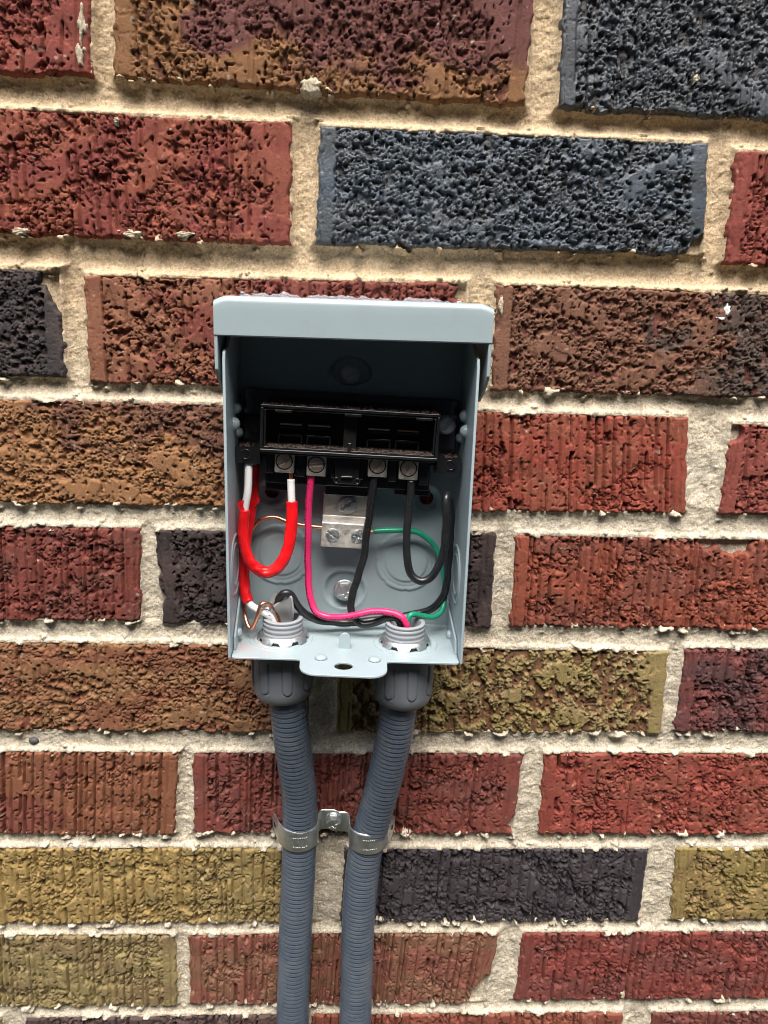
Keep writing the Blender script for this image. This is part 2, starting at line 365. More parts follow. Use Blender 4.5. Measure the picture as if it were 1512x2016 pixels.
# style: crumbs, grooves, torn share, flat smear; colours: skin, second skin, where the second lies, body of the torn parts
ST = {
 '0a': (.8,.65,.5,'red', (.20,.042,.036),(.23,.05,.04),'noise',(.13,.03,.028)),
 '0b': (1.05,.6,.55,'maroon and brown',(.135,.045,.045),(.22,.098,.042),'leftbottom',(.11,.035,.03)),
 '0c': (1.2,.95,.55,'black',(.036,.043,.054),(.048,.060,.078),'noise',(.022,.02,.021)),
 '1a': (.85,.65,.42,'red',(.235,.060,.040),(.20,.042,.036),'noise',(.14,.032,.026)),
 '1b': (1.3,.4,.5,'blue black',(.050,.068,.094),(.042,.052,.066),'noise',(.022,.022,.024)),
 '1c': (.6,.85,.4,'red',(.235,.050,.042),(.20,.04,.034),'noise',(.14,.032,.028)),
 '2a': (1.25,.2,.45,'dark brown',(.043,.035,.037),(.06,.045,.045),'noise',(.04,.028,.026)),
 '2b': (.9,.6,.5,'red',(.185,.045,.037),(.22,.082,.05),'left',(.13,.038,.03)),
 '2c': (1.15,.55,.55,'brown',(.175,.075,.052),(.085,.055,.052),'right',(.14,.038,.036)),
 '3a': (1.15,.35,.4,'orange brown',(.27,.125,.058),(.155,.065,.047),'righttop',(.17,.05,.034)),
 '3b': (.45,.95,.4,'bright red',(.26,.050,.034),(.24,.06,.038),'noise',(.15,.032,.026)),
 '3c': (.7,.7,.45,'red',(.22,.05,.042),(.15,.06,.065),'right',(.13,.04,.04)),
 '4a': (.75,.85,.4,'maroon',(.175,.040,.034),(.15,.045,.04),'noise',(.15,.032,.026)),
 '4b': (.9,.6,.5,'very dark brown',(.042,.030,.030),(.06,.04,.04),'noise',(.045,.028,.025)),
 '4c': (.65,.95,.4,'red',(.25,.058,.036),(.19,.052,.038),'noise',(.15,.034,.026)),
 '5a': (1.1,.4,.45,'brown',(.235,.112,.056),(.20,.075,.042),'noise',(.17,.048,.033)),
 '5b': (1.2,.6,.95,'olive',(.235,.172,.068),(.25,.175,.085),'noise',(.15,.058,.036)),
 '5c': (.8,.7,.45,'dark maroon',(.095,.040,.042),(.15,.042,.04),'noise',(.07,.026,.026)),
 '6a': (.45,1.,.35,'red brown',(.185,.052,.040),(.21,.075,.042),'right',(.15,.036,.03)),
 '6b': (.7,.8,.45,'red',(.195,.047,.040),(.17,.05,.045),'noise',(.15,.034,.03)),
 '6c': (.7,.5,.38,'bright red',(.245,.046,.036),(.23,.055,.04),'noise',(.15,.03,.026)),
 '7a': (.75,.65,.35,'ochre',(.29,.19,.068),(.25,.175,.072),'right',(.20,.115,.052)),
 '7b': (.9,.8,.5,'purple black',(.046,.036,.044),(.055,.045,.052),'noise',(.035,.026,.03)),
 '7c': (.85,.5,.45,'olive',(.245,.175,.06),(.23,.15,.06),'noise',(.17,.08,.045)),
 '8a': (.7,.8,.4,'olive tan',(.24,.18,.082),(.21,.145,.075),'noise',(.17,.10,.055)),
 '8b': (.5,.95,.4,'pinkish brown',(.215,.075,.058),(.20,.09,.06),'noise',(.17,.045,.038)),
 '8c': (.65,.7,.4,'red',(.195,.040,.035),(.17,.045,.042),'noise',(.14,.03,.028)),
 '9a': (.7,.7,.4,'tan',(.24,.18,.08),(.2,.14,.07),'noise',(.16,.09,.05)),
 '9b': (.8,.7,.4,'dark brown',(.075,.048,.046),(.10,.055,.05),'noise',(.05,.03,.03)),
 '9c': (.6,.8,.4,'red',(.235,.065,.047),(.22,.06,.04),'noise',(.16,.04,.03)),
 '9d': (.7,.7,.4,'dark red',(.135,.042,.040),(.16,.045,.04),'noise',(.1,.03,.028)),
}
# chips out of brick outlines (x, z, radius)
CHIPS = {'1b': [(178, 30, 17), (160, 30, 6)], '2a': [(-141, 14, 12), (-142, 2, 5)], '8b': [(98, -421, 16), (98, -409, 9)], '3b': [(186, -52, 7)], '3c': [(198, -44, 12), (203, -52, 6)],
         '4c': [(215, -107, 13), (200, -109, 8)], '2b': [(60, 16, 9), (-120, 20, 4), (52, 23, 6)], '0b': [(-60, 99, 7), (-40, 98, 5)], '4b': [(-104, -150, 6), (-104, -135, 4)], '6b': [(106, -290, 7)]}
FX0, FX1, FZ0, FZ1 = -228, 300, -462, 164       # the stretch of wall that gets fine relief
def axis(lo, hi, fine, coarse, a, b):
    out = [lo]
    while out[-1] < hi:
        x = out[-1]; out.append(x + (fine if a - 2 < x < b + 2 else coarse))
    out[-1] = hi
    return np.array(out)
def quad_sd(c, x, z):
    """signed distance (about) to a brick outline: negative inside"""
    p = [(c[0], c[1]), (c[2], c[3]), (c[4], c[5]), (c[6], c[7])]; d = None
    for i in range(4):
        (ax, az), (bx, bz) = p[i], p[(i + 1) % 4]
        L = math.hypot(bx - ax, bz - az); nx, nz = -(bz - az) / L, (bx - ax) / L
        e = (x - ax) * nx + (z - az) * nz
        d = e if d is None else np.maximum(d, e)
    return d
def brick_face(key, c, seed, res=.5):
    crumb, groove, torn, _, ca, cb, where, body = ST[key]
    L = (c[2] + c[4] - c[0] - c[6]) / 2; H = (c[1] + c[3] - c[5] - c[7]) / 2
    x0 = (c[0] + c[6]) / 2
    ux = (axis(x0, x0 + L, .5, 2.2, FX0, FX1) - x0) / L if res == .5 else np.linspace(0, 1, int(L / res) + 1)
    vz = np.linspace(0, 1, int(H / res) + 1)
    ux = np.r_[ux[:1], ux, ux[-1:]]; vz = np.r_[vz[:1], vz, vz[-1:]]      # a rim that runs back into the wall
    S, T = np.meshgrid(ux, vz, indexing='ij')
    X = (c[6] * (1 - S) + c[4] * S) * (1 - T) + (c[0] * (1 - S) + c[2] * S) * T
    Z = (c[7] * (1 - S) + c[5] * S) * (1 - T) + (c[1] * (1 - S) + c[3] * S) * T
    x, y = S * L, T * H
    dl, dr, db, dt = x, L - x, y, H - y
    # uneven outline
    X = X + (perlin(y / 7, x * 0 + 3.3, seed) * 1.0 + perlin(y / 2.2, x * 0 + .3, seed + 5) * .4) * (ss(9, 0, dl) + ss(9, 0, dr))
    Z = Z + (perlin(x / 16, y * 0 + 1.7, seed + 1) * 1.1 + perlin(x / 3.2, y * 0 + .7, seed + 6) * .55) * ss(9, 0, db) + (perlin(x / 18, y * 0 + 5.1, seed + 2) * .8 + perlin(x / 3.5, y * 0 + .2, seed + 7) * .25) * ss(9, 0, dt)
    d = np.minimum(np.minimum(dl, dr), np.minimum(db, dt))
    xw = x + .6 * perlin(x / 6, y / 6, seed + 11) + .4 * perlin(x / 1.8, y / 1.8, seed + 12); yw = y + .6 * perlin(x / 6, y / 6, seed + 13) + .4 * perlin(x / 1.8, y / 1.8, seed + 14)
    th = (torn - .5) * .9
    endm = np.maximum(ss(9.0, 7.8, dl + .8 * perlin(y / 5, x * 0, seed + 18)), ss(9.0, 7.8, dr + .8 * perlin(y / 5, x * 0, seed + 19)))
    free = 1 - endm
    region = perlin(x / 24, y / 16, seed + 41)               # some stretches are smeared flat, others crumbled
    # torn-out voids between flat skin
    n = .46 + .9 * perlin(xw / (5.2 - 1.2 * groove), yw / (4.2 + 5.5 * groove), seed + 17) + .28 * perlin(xw / 2.1, yw / 2.6, seed + 47) - .35 * region * (crumb + .2) + endm * 1.3
    plate = ss(th - .05, th + .03, n)                        # 1 = smeared skin, 0 = torn out
    # flakes with thin angular cracks, in the crumbled stretches
    k = .75 + .5 * (1 - crumb)
    p1, p2, pid, ptl = worley(xw / (5.2 * k) + 3, yw / (3.9 * k), seed + 45, .95, True)
    q1, q2, qid = worley(xw / 2.3 + 9, yw / 2.0, seed + 16)
    fl = ss(-.2, .05, region + .75 * (crumb - .86)) * free
    edge = ss(.085, .045, p2 - p1) * fl
    edge2 = ss(.11, .05, q2 - q1) * ss(.05, .25, perlin(x / 9, y / 8, seed + 40) + .5 * (crumb - .85)) * fl
    lost = fl * ss(.80, .84, pid) * crumb                       # a flake broken out here and there
    step = ss(-.03, .03, perlin(xw / (9 - 3 * groove) + 7, yw / (7 + 7 * groove), seed + 46) + .2)
    cid = pid; cid2 = qid
    h = plate * (fl * (.5 * (pid - .8) + .30 * ptl) + .50 * (step - 1) * free) + (1 - plate) * (-2.5 - .6 * qid)
    h = h - plate * np.maximum(np.maximum(1.6 * edge, 2.0 * lost), .9 * edge2)
    # wire-drawn grooves: run down the face, broken off here and there
    G = np.zeros_like(h); px = 2.
    g = np.random.default_rng(seed + 22)
    while px < L - 2:
        wdt = g.uniform(.32, .85); dep = g.uniform(1.1, 3.1)
        cx = px + .25 * perlin(y / 14, x * 0 + px, seed + 23)
        act = ss(-.05, .05, perlin(y / 18 + px * 3.1, x * 0 + px, seed + 24) + (groove - .39) * .8)
        G = np.maximum(G, dep * act * ss(wdt * 1.5, wdt * .7, np.abs(x - cx))); px += g.uniform(2.0, 8.0) / (.45 + .75 * groove)
    h = h - G * (.55 + .55 * groove) * (1 - .6 * endm) * (.5 + .5 * plate)
    h = h - (1 - plate) * 1.0 * groove * np.abs(perlin(x / 1.4, y / 24, seed + 25))
    pit = ss(.46, .52, perlin(x / 2.0, y / 2.6, seed + 26)) * (1 - .85 * endm)
    h = h - 1.8 * pit * (.3 + .7 * crumb)
    h = h + .40 * fbm(x / 40, y / 25, seed + 27, 2) + .07 * perlin(x / 1.8, y / 1.8, seed + 28) + .05 * perlin(x / .9, y / .9, seed + 29)
    if crumb > 1: h = h * .78
    # rounded, nibbled arris
    rd = 1.5 + 1.1 * perlin(x / 5, y / 5, seed + 30)
    h = h - 2.6 * ss(np.maximum(rd, .4), 0, d) ** 2 - 1.2 * ss(2.2, 0, db) * ss(-.1, .4, perlin(x / 4, y / 30, seed + 31))
    for cx, cz, r in CHIPS.get(key, []):
        dd = np.hypot(X - cx, Z - cz) / (r * (1 + .25 * perlin(X / 5, Z / 5, seed + 32)))
        h = h - 11 * ss(1.08, .72, dd)
    Y = -h - .4
    for a in (np.s_[0, :], np.s_[-1, :], np.s_[:, 0], np.s_[:, -1]): Y[a] = 16
    # colour of the clay: skin, second skin, and the body where the skin is torn off
    nn = fbm(x / 30, y / 20, seed + 33)
    s, t = x / L, y / H
    w = {'noise': nn * 1.6, 'left': (.32 - s) * 4 + nn, 'right': (s - .55) * 3.5 + nn, 'leftbottom': np.maximum((.19 - s) * 9, (.30 - t) * 3.5) + nn * .9,
         'righttop': (s - .62) * 2.2 + (t - .6) * 1.8 + nn, 'patch': (s - .70) * 1.2 - .42 + nn * 1.5}[where]
    w = ss(-.35, .55, w)[..., None]
    col = np.array(ca) * (1 - w) + np.array(cb) * w
    tornm = (1 - ss(th - .12, th + .02, n))[..., None] * .8
    col = col * (1 - tornm) + np.array(body) * tornm
    col = col * (1 + .14 * (cid - .5) * fl + .16 * perlin(x / 9, y / 9, seed + 34))[..., None]
    col = col * np.array((1, 1.04, .88 if ca[0] > .12 else 1.0))
    lum = col @ np.array((.3, .6, .1)); col = col * .90 + lum[..., None] * .10
    # light mortar and lime specks stuck on the face
    sp = ss(.70, .80, perlin(x / 3.4, y / 3.0, seed + 35) + .22 * fbm(x / 25, y / 20, seed + 36) - .06)[..., None] * (.55 if ca[0] > .1 else .12)
    col = col * (1 - sp) + np.array((.46, .40, .31)) * sp
    return np.stack([X, Y, Z], -1), np.clip(col, .004, 1)
bricks = []
LABEL = {'0c': 'black glazed brick at the top right edge', '1b': 'blue black glazed brick with a chipped lower corner', '2a': 'dark brown brick with broken top corner', '3a': 'orange brown brick',
         '4b': 'very dark brown brick', '5a': 'brown brick', '5b': 'olive brick with torn reddish gaps', '5c': 'dark maroon brick', '7a': 'ochre brick', '7b': 'purple black brick', '7c': 'olive brick', '8a': 'olive tan brick'}
for i, (key, c) in enumerate(BR.items()):
    P, colr = brick_face(key, c, 1000 + 97 * i)
    nx, nz = P.shape[:2]
    o = mesh_obj('brick', P.reshape(-1, 3), grid_faces(nx, nz), M_BLACKBRICK if key in ('0c', '1b') else M_BRICK, wall, smooth=False)
    set_col(o, 'Col', colr.reshape(-1, 3))
    if key in LABEL: o['label'] = LABEL[key]
# plain bricks where the wall goes on beyond the photograph: four shared meshes
def plain_brick(style, seed):
    c = (-97, 27, 97, 27, 97, -27, -97, -27)
    P, colr = brick_face(style, c, seed, 1.1)
    o = mesh_obj('brick', P.reshape(-1, 3), grid_faces(*P.shape[:2]), M_BRICK, wall, base=(0, 0, 0), smooth=False)
    set_col(o, 'Col', colr.reshape(-1, 3))
    return o
protos = [plain_brick(k_, 9000 + 97 * i_) for i_, k_ in enumerate(('6b', '5a', '7b', '7c'))]
used = [0, 0, 0, 0]
ztops = [156, 89, 19, -44.5, -110.5, -176.8, -243.5, -307.3, -368.7, -430.3]
zc = [194 + 66 * k for k in range(4)][::-1] + [z - 27 for z in ztops] + [-457.3 - 66 * (k + 1) for k in range(14)]
have = [(min(c[0], c[6]), max(c[2], c[4]), (c[1] + c[5]) / 2) for c in BR.values()]
plain_rects = []
for r_i, z in enumerate(zc):
    inrow = [h for h in have if abs(h[2] - z) < 20]
    if inrow:
        lo, hi = min(h[0] for h in inrow), max(h[1] for h in inrow)
        xs = [lo - 13 - 97 - 207 * k for k in range(2)] + [hi + 13 + 97 + 207 * k for k in range(2)]
    else:
        xs = [-517 + 207 * k + (103 if r_i % 2 else 0) for k in range(6)]
    for x in xs:
        if abs(x) > 620: continue
        j = int(rng.choice(4, p=[.55, .2, .13, .12]))
        o = protos[j] if used[j] == 0 else protos[j].copy()
        if used[j]: COL.objects.link(o); o.parent = wall
        used[j] += 1
        WLOC[o] = wpt((x, 0, z)); o.location = WLOC[o] - WLOC[wall]
        plain_rects.append((x - 97, x + 97, z - 27, z + 27))
# mortar: one sheet with concave joints, deepest between the upper courses
CL = list(BR.values())
mx = np.arange(FX0, FX1, .72); mz = np.arange(FZ0, FZ1, .72)
MX, MZ = np.meshgrid(mx, mz, indexing='ij')
sd = np.full(MX.shape, 99.)
for c in CL:
    sl = (MX[:, 0] > min(c[0], c[6]) - 30) & (MX[:, 0] < max(c[2], c[4]) + 30); sz = (MZ[0] > c[5] - 30) & (MZ[0] < c[1] + 30)
    if not sl.any() or not sz.any(): continue
    ix = np.ix_(sl, sz); sd[ix] = np.minimum(sd[ix], quad_sd(c, MX[ix], MZ[ix]))
grad = np.abs(np.gradient(sd, axis=1)) / .72
sh = 2; sdl = np.roll(sd, sh, axis=1)                           # weathered: each bed joint is deepest right under the brick above
up = ss(-75, 20, MZ)                                              # newer, yellower, deeper pointing higher up
D = 2.3 + 3.2 * up + .8 * fbm(MX / 30, MZ / 22, 201)
t = np.clip((np.minimum(sd + 1.6, sdl) + .35 * perlin(MX / 4, MZ / 4, 202)) / 6.2, 0, 1)
Ym = 1.2 + D * np.sqrt(np.clip(1 - (1 - t) ** 2, 0, 1)) * (1 - .25 * (1 - up) * perlin(MX / 9, MZ / 9, 210))
Ym = Ym + .40 * fbm(MX / 6, MZ / 5, 203) + .30 * perlin(MX / 2.0, MZ / 2.0, 204) + .55 * (worley(MX / 1.6, MZ / 1.6, 205)[0] - .5) + .25 * perlin(MX / 1.1, MZ / 1.1, 216)
Ym = Ym - .5 * ss(.35, .6, perlin(MX / 2.2, MZ / 2.0, 209)) * ss(0, 2, sd) * ss(-.1, .3, perlin(MX / 25, MZ / 25, 214))       # coarse lumps of sand
sm = ss(.53, .62, fbm(MX / 9, MZ / 6, 206) + .10 * (1 - up) - .08 + .2 * perlin(MX / 45, MZ / 30, 215)) * ss(-3.2, -.8, sd + 1.2 * perlin(MX / 3, MZ / 3, 207)) * ss(4.5, 1.0, sd) * (.05 + .95 * np.clip(grad, 0, 1))
Ym = Ym * (1 - sm) + (-.9 + .7 * perlin(MX / 2.2, MZ / 2.0, 208)) * sm
Ym = np.where(sd < -1.0, np.where(sm > .15, Ym, np.maximum(Ym, 4.2)), Ym)
F = grid_faces(len(mx), len(mz)); keep = (sd > -5.0) 
for ck in CHIPS.values():
    for cx, cz, r in ck: keep |= np.hypot(MX - cx, MZ - cz) < r + 4
F = F[keep.reshape(-1)[F].all(1)]
w = up[..., None]
mc = np.array((.60, .55, .45)) * (1 - w) + np.array((.58, .465, .318)) * w
gr = ss(-.1, .5, fbm(MX / 40, MZ / 15, 211))[..., None] * (1 - w)
mc = mc * (1 - .35 * gr) + np.array((.47, .45, .39)) * .35 * gr
mc = mc * (1 + .14 * fbm(MX / 12, MZ / 9, 212))[..., None]
pk = ss(.55, .66, perlin(MX / 2.6, MZ / 2.4, 213))[..., None] * .5
mc = mc * (1 - pk) + np.array((.30, .17, .10)) * pk * .6 + np.array((.6, .56, .5)) * pk * .4
used_v = np.unique(F); remap = np.full(MX.size, -1); remap[used_v] = np.arange(len(used_v))
mort = mesh_obj('mortar', np.stack([MX, Ym, MZ], -1).reshape(-1, 3)[used_v], remap[F], M_MORTAR, wall)
set_col(mort, 'Col', mc.reshape(-1, 3)[used_v])
back = MB().box(-640, 640, 5, 100, -OZ, FZ0 + 1).box(-640, 640, 5, 100, FZ1 - 1, 470).box(-640, FX0 + 1, 5, 100, FZ0 + 1, FZ1 - 1).box(FX1 - 1, 640, 5, 100, FZ0 + 1, FZ1 - 1).box(FX0 + 1, FX1 - 1, 17, 100, FZ0 + 1, FZ1 - 1)
bk = back.build('mortar_backing', M_MORTAR, wall, smooth=False); set_col(bk, 'Col', (.55, .50, .40))
pb = MB().lathe([(.3, -2.2), (2.2, -1.6), (3.1, 0), (2.2, 1.6), (.3, 2.2)], (-176.5, 3.2, -238.5), n=12).build('pebble', mat('dark_pebble', (.055, .055, .06), .6), wall)
pb.scale = (1, .8, .75)

# blobs of mortar and a dab of white paint that dried on the brick faces
def splash(x, z, rx, rz, m, seed, name='mortar_splash', hgt=1.0):
    u = np.linspace(-1.25, 1.25, 22); U_, V_ = np.meshgrid(u, u, indexing='ij')
    r = np.hypot(U_, V_) * (1 + .55 * fbm(U_ * 1.3 + seed, V_ * 1.3, 400 + seed))
    Yb = 1.4 - (1.9 + hgt) * ss(1.0, .55, r) - .5 * perlin(U_ * 3 + seed, V_ * 3, 430 + seed) * ss(1.1, .7, r) + 9 * ss(.95, 1.12, r)
    o = mesh_obj(name, np.stack([x + U_ * rx, Yb, z + V_ * rz], -1).reshape(-1, 3), grid_faces(22, 22), m, wall)
    set_col(o, 'Col', (.53, .47, .36))
for i, (x, z, rx, rz) in enumerate(((-125.5, 127, 2.2, 8.0), (-127, 113.2, 2.2, 5.5), (-21.6, 105, 5.5, 4.5), (-111.9, 86.6, 1.7, 1.9), (-107.8, 36.6, 5, 2.4), (-82.5, 37, 4.4, 2.2), (-160.3, 36, 4.5, 2.2), (160.5, 115.7, 1.8, 2.4), (74.3, 9.3, 1.7, 6), (181.9, -415.5, 1.5, 3.0))):
    splash(x, z, rx, rz, M_MORTAR, i)
M_WPAINT = mat('white_paint_dab', (.75, .76, .78), .4)
splash(190.7, 10, 2.0, 3.2, M_WPAINT, 21, 'paint_dab', .2); splash(188.2, 6.0, 2.6, 1.1, M_WPAINT, 22, 'paint_dab', .2)

# ------------------------------------------------------------------ electrical box
def lean(p):
    """the right-hand side hangs a little low"""
    k = min(1, max(0, (10 - p[2]) / 170.))
    return (p[0], p[1], p[2] - p[0] * .017 * k)
box = empty('electrical_box', (0, -4, -162), 'open grey steel disconnect box with its hood up and wires inside', 'electrical box')
BXL, BXR, BY0, BYF, BZB, BZT = -56.8, 57.2, -3.5, -52.0, -161.6, 7.0
# back panel: pressed sheet with knockouts, dimples and holes
st = .6
bx = np.arange(BXL + .2, BXR, st); bz = np.arange(BZB + .3, BZT - 1, st)
X, Z = np.meshgrid(bx, bz, indexing='ij'); Hh = np.zeros_like(X)
for cx, cz in ((-35.6, -123.), (31.4, -124.6)):
    r = np.hypot(X - cx, Z - cz); a = np.arctan2(Z - cz, X - cx)
    Hh += .75 * ss(17.0, 16.3, r + .6 * ss(.8, 1, np.cos(8 * a))) + .6 * ss(11.6, 11.0, r) - .35 * np.exp(-((r - 14.2) / .35) ** 2)
for cx, cz, r0, hh in ((-40.3, -89., 7.5, -1.6), (40.9, -90., 7.5, -1.6), (-1.5, -141.6, 11.5, -2.2)):
    r = np.hypot(X - cx, Z - cz); Hh += hh * ss(r0, r0 - 3.2, r) + .35 * np.exp(-((r - r0) / 1.2) ** 2)
u = np.hypot((X + .3) / 11.5, np.where(Z > -27, (Z + 27) / 9.5, (Z + 27) / 6.0)); Hh += -2.8 * ss(1.0, .78, u)
Hh += .5 * np.exp(-((Z + 150) / 1.5) ** 2) * 0
Hh = Hh + .25 * fbm(X / 30, Z / 30, 77)
Y = BY0 - .9 - Hh
kill = np.zeros(X.shape, bool)
for cx, cz, r0 in ((-40.3, -89.0, 3.7), (40.9, -90.0, 3.7)):
    r = np.hypot(X - cx, Z - cz); near = np.abs(r - r0) < st * .72
    X = np.where(near, cx + (X - cx) * r0 / np.maximum(r, .01), X); Z = np.where(near, cz + (Z - cz) * r0 / np.maximum(r, .01), Z)
    kill |= (r < r0 - st * .72)
F = grid_faces(len(bx), len(bz)); F = F[~kill.reshape(-1)[F].any(1)]
V = np.stack([X, Y, Z], -1).reshape(-1, 3); uvx = np.unique(F); rm = np.full(len(V), -1); rm[uvx] = np.arange(len(uvx))
V = np.array([lean(p) for p in V[uvx]])
bp = mesh_obj('back_panel', V, rm[F], M_PAINT, box)
so = bp.modifiers.new('sheet', 'SOLIDIFY'); so.thickness = .0009; so.offset = -1
# side panels
def side_panel(x, s):
    prof = [(BY0, BZB), (BYF, BZB), (BYF, -19), (BYF + 1.2, -15.6), (BYF + 5, -14.6), (BYF + 10, -14), (-20, 2), (BY0, 4)]
    m = sheet(prof, [], lambda u, v, w: (x + s * w, u, v), 1.35).mapped(lean)
    p = m.build('side_panel', M_PAINT, box, bevel=.3)
    # pressed knockout rings and stops
    kz, ky = (-120, -33) if s < 0 else (-125, -23.5)
    kb = MB()
    n = 40
    for (r0, r1, hh) in ((15.2, 14.2, .55), (10.6, 9.8, .5)):
        v = []
        for k in range(n):
            a = 2 * math.pi * k / n
            for (r, w) in ((r0 + .6, -.2), (r0, hh), (r1, hh), (r1 - .6, -.2)):
                v.append(lean((x - s * w, ky + r * math.cos(a), kz + r * math.sin(a))))
        f = [(4 * k + q, 4 * ((k + 1) % n) + q, 4 * ((k + 1) % n) + q + 1, 4 * k + q + 1) for k in range(n) for q in range(3)]
        kb.add(v, f)
    kb.build('knockout', M_PAINT, p)
    for (y, z, r) in (((-23, -43.5, 3.0), (-30, -50.3, 3.2), (-17, -56.5, 2.8)) if s < 0 else ((-23.5, -44, 3.0), (-29.6, -50.6, 3.2), (-14, -56, 2.8))):
        d = MB(); pr = [(r * math.cos(q), r * .95 * math.sin(q)) for q in np.linspace(0, 1.5, 7)]
        v = []; nn = 16
        for rr, hgt in pr:
            for k in range(nn):
                a = 2 * math.pi * k / nn; v.append(lean((x - s * hgt, y + rr * math.cos(a), z + rr * math.sin(a))))
        f = [(i * nn + k, i * nn + (k + 1) % nn, (i + 1) * nn + (k + 1) % nn, (i + 1) * nn + k) for i in range(len(pr) - 1) for k in range(nn)] + [tuple((len(pr) - 1) * nn + k for k in range(nn))]
        d.add(v, f).build('dimple', M_PAINT, p)
    # gusset tab folded up from the floor
    gz = [(BY0 - 1, BZB + 1.2), (-45 if s < 0 else -43, BZB + 1.2), (-44 if s < 0 else -40, BZB + 8), (-25 if s < 0 else -6, -140 if s < 0 else -148), (BY0 - 1, -138 if s < 0 else -146)]
    sheet(gz, [], lambda u, v, w: lean((x - s * (.25 + w), u, v)), 1.1).build('gusset', M_PAINT, p, bevel=.25)
    rv = MB(); yy, zz = (-35, -155.5) if s < 0 else (-22, -159)
    pr = [(2.6, .9), (2.5, 2.2), (1.9, 2.9), (.5, 3.1)]; v = []; nn = 14
    for rr, hgt in pr:
        for k in range(nn):
            a = 2 * math.pi * k / nn; v.append(lean((x - s * hgt, yy + rr * math.cos(a), zz + rr * math.sin(a))))
    f = [(i * nn + k, i * nn + (k + 1) % nn, (i + 1) * nn + (k + 1) % nn, (i + 1) * nn + k) for i in range(3) for k in range(nn)] + [tuple(3 * nn + k for k in range(nn))]
    rv.add(v, f).build('rivet', M_PAINT, p)
side_panel(BXL + 1.35, -1)
side_panel(BXR - 1.35, 1)
# floor with its padlock tab
def arc(cx, cy, r, a0, a1, n=6): return [(cx + r * math.cos(math.radians(a0 + (a1 - a0) * k / n)), cy + r * math.sin(math.radians(a0 + (a1 - a0) * k / n))) for k in range(n + 1)]
fo = [(BXL + 1.6, BY0)] + [(BXL + 1.6, BYF + 2)] + arc(BXL + 3.6, BYF + 1, 2, 180, 270, 4) + arc(-24, BYF - 3, 2, 90, 0, 3) + arc(-13.5, -61, 8.3, 180, 270) + arc(11.5, -62, 8.3, 270, 360) + arc(22, BYF - 3, 2, 180, 90, 3) + arc(BXR - 3.6, BYF + 1, 2, 270, 360, 4) + [(BXR - 1.6, BY0)]
holes = [circle(-1.0, -59.5, 4.4, 24, 3.9), circle(-1.6, -10.3, 4.2, 14, 1.5), circle(-32.3, -28, 10.6, 28), circle(30.2, -30, 10.6, 28)]
M_FLOOR = painted('scuffed_grey_paint', GREY, [((-.050, -.012, 0), .022, (.55, .27, .24), .45), ((-.040, .004, 0), .016, (.5, .3, .27), .4)])
fl = sheet(fo, holes, lambda u, v, w: lean((u, v, BZB + w)), 1.1).build('floor_panel', M_FLOOR, box, base=(0, -30, BZB), bevel=.3)
for cx, cy in ((-33.6, -28.5), (30.6, -30.5)):
    m = MB()
    for (ro, ri, hh) in ((16.6, 15.9, .35), (13.9, 10.7, .3)):
        m.lathe([(ro, 1.0), (ro - .15, 1.1 + hh), (ri + .15, 1.1 + hh), (ri, 1.0)], (cx, cy, BZB), 'z', 48, cap=False)
    m.mapped(lean).build('knockout', M_FLOOR, fl, base=(0, -30, BZB))
for cx, cy in ((-12, -51.6), (14, -52.2)):
    MB().lathe([(3.2, 1.0), (2.9, 1.9), (2.0, 2.6), (.4, 2.8)], (cx, cy, BZB), 'z', 18).mapped(lean).build('stud', M_PAINT, fl)
pg = sheet([(-2.8, 0), (2.8, 0), (2.8, 5)] + arc(0, 5.2, 2.8, 0, 180, 8)[1:-1] + [(-2.8, 5)], [], lambda u, v, w: lean((-.6 + u, -39.5 + w + v * .12, BZB + 1 + v)), 1.1)
pg.build('stop_tab', M_PAINT, fl, bevel=.25)
# hood: rounded sheet cover across the top
ux = np.linspace(-59.8, 61.6, 90)
prof = [(-3, 8.2), (-20, 8.4), (-40, 8.4), (-48, 8.3)] + [(-51 + 3 * math.cos(a), 5.3 + 3 * math.sin(a)) for a in np.linspace(math.pi / 2, math.pi, 7)] + [(-54, 2), (-54, -3), (-54, -8.2), (-53.4, -8.8), (-52.7, -8.2), (-52.7, 4)] + [(-51 + 1.7 * math.cos(a), 5.3 + 1.7 * math.sin(a)) for a in np.linspace(math.pi, math.pi / 2, 5)] + [(-40, 7.1), (-3, 6.9)]
V = []
for x in ux:
    e = min(x + 59.8, 61.6 - x); drop = 2.0 * (1 - min(1, e / 6.0)) ** 1.6
    for (y, z) in prof: V.append((x, y, z - (drop if z > 0 else 0) * (1 if z > 3 else .5) - .0 * x))
npf = len(prof); F = grid_faces(len(ux), npf).tolist() + [[i * npf + k for i in (0,) for k in range(npf)], [(len(ux) - 1) * npf + k for k in range(npf)][::-1]] + [[i * npf + npf - 1, (i + 1) * npf + npf - 1, (i + 1) * npf, i * npf] for i in range(len(ux) - 1)]
hood = MB().add(V, F).build('hood', M_PAINT, box, auto=40)
for x, s in ((-59.8, 1), (61.6, -1)):
    fp = [(-3.5, 5.4), (-50.5, 5.4), (-53.2, 4.0), (-53.6, -8.4), (-53.4, -23), (-50, -26.5), (-42, -31.5), (-33, -36), (-20, -38), (-3.5, -38)]
    sheet(fp, [], lambda u, v, w: (x + s * w, u, v), 1.5).build('hood_flange', M_PAINT, hood, bevel=.35)
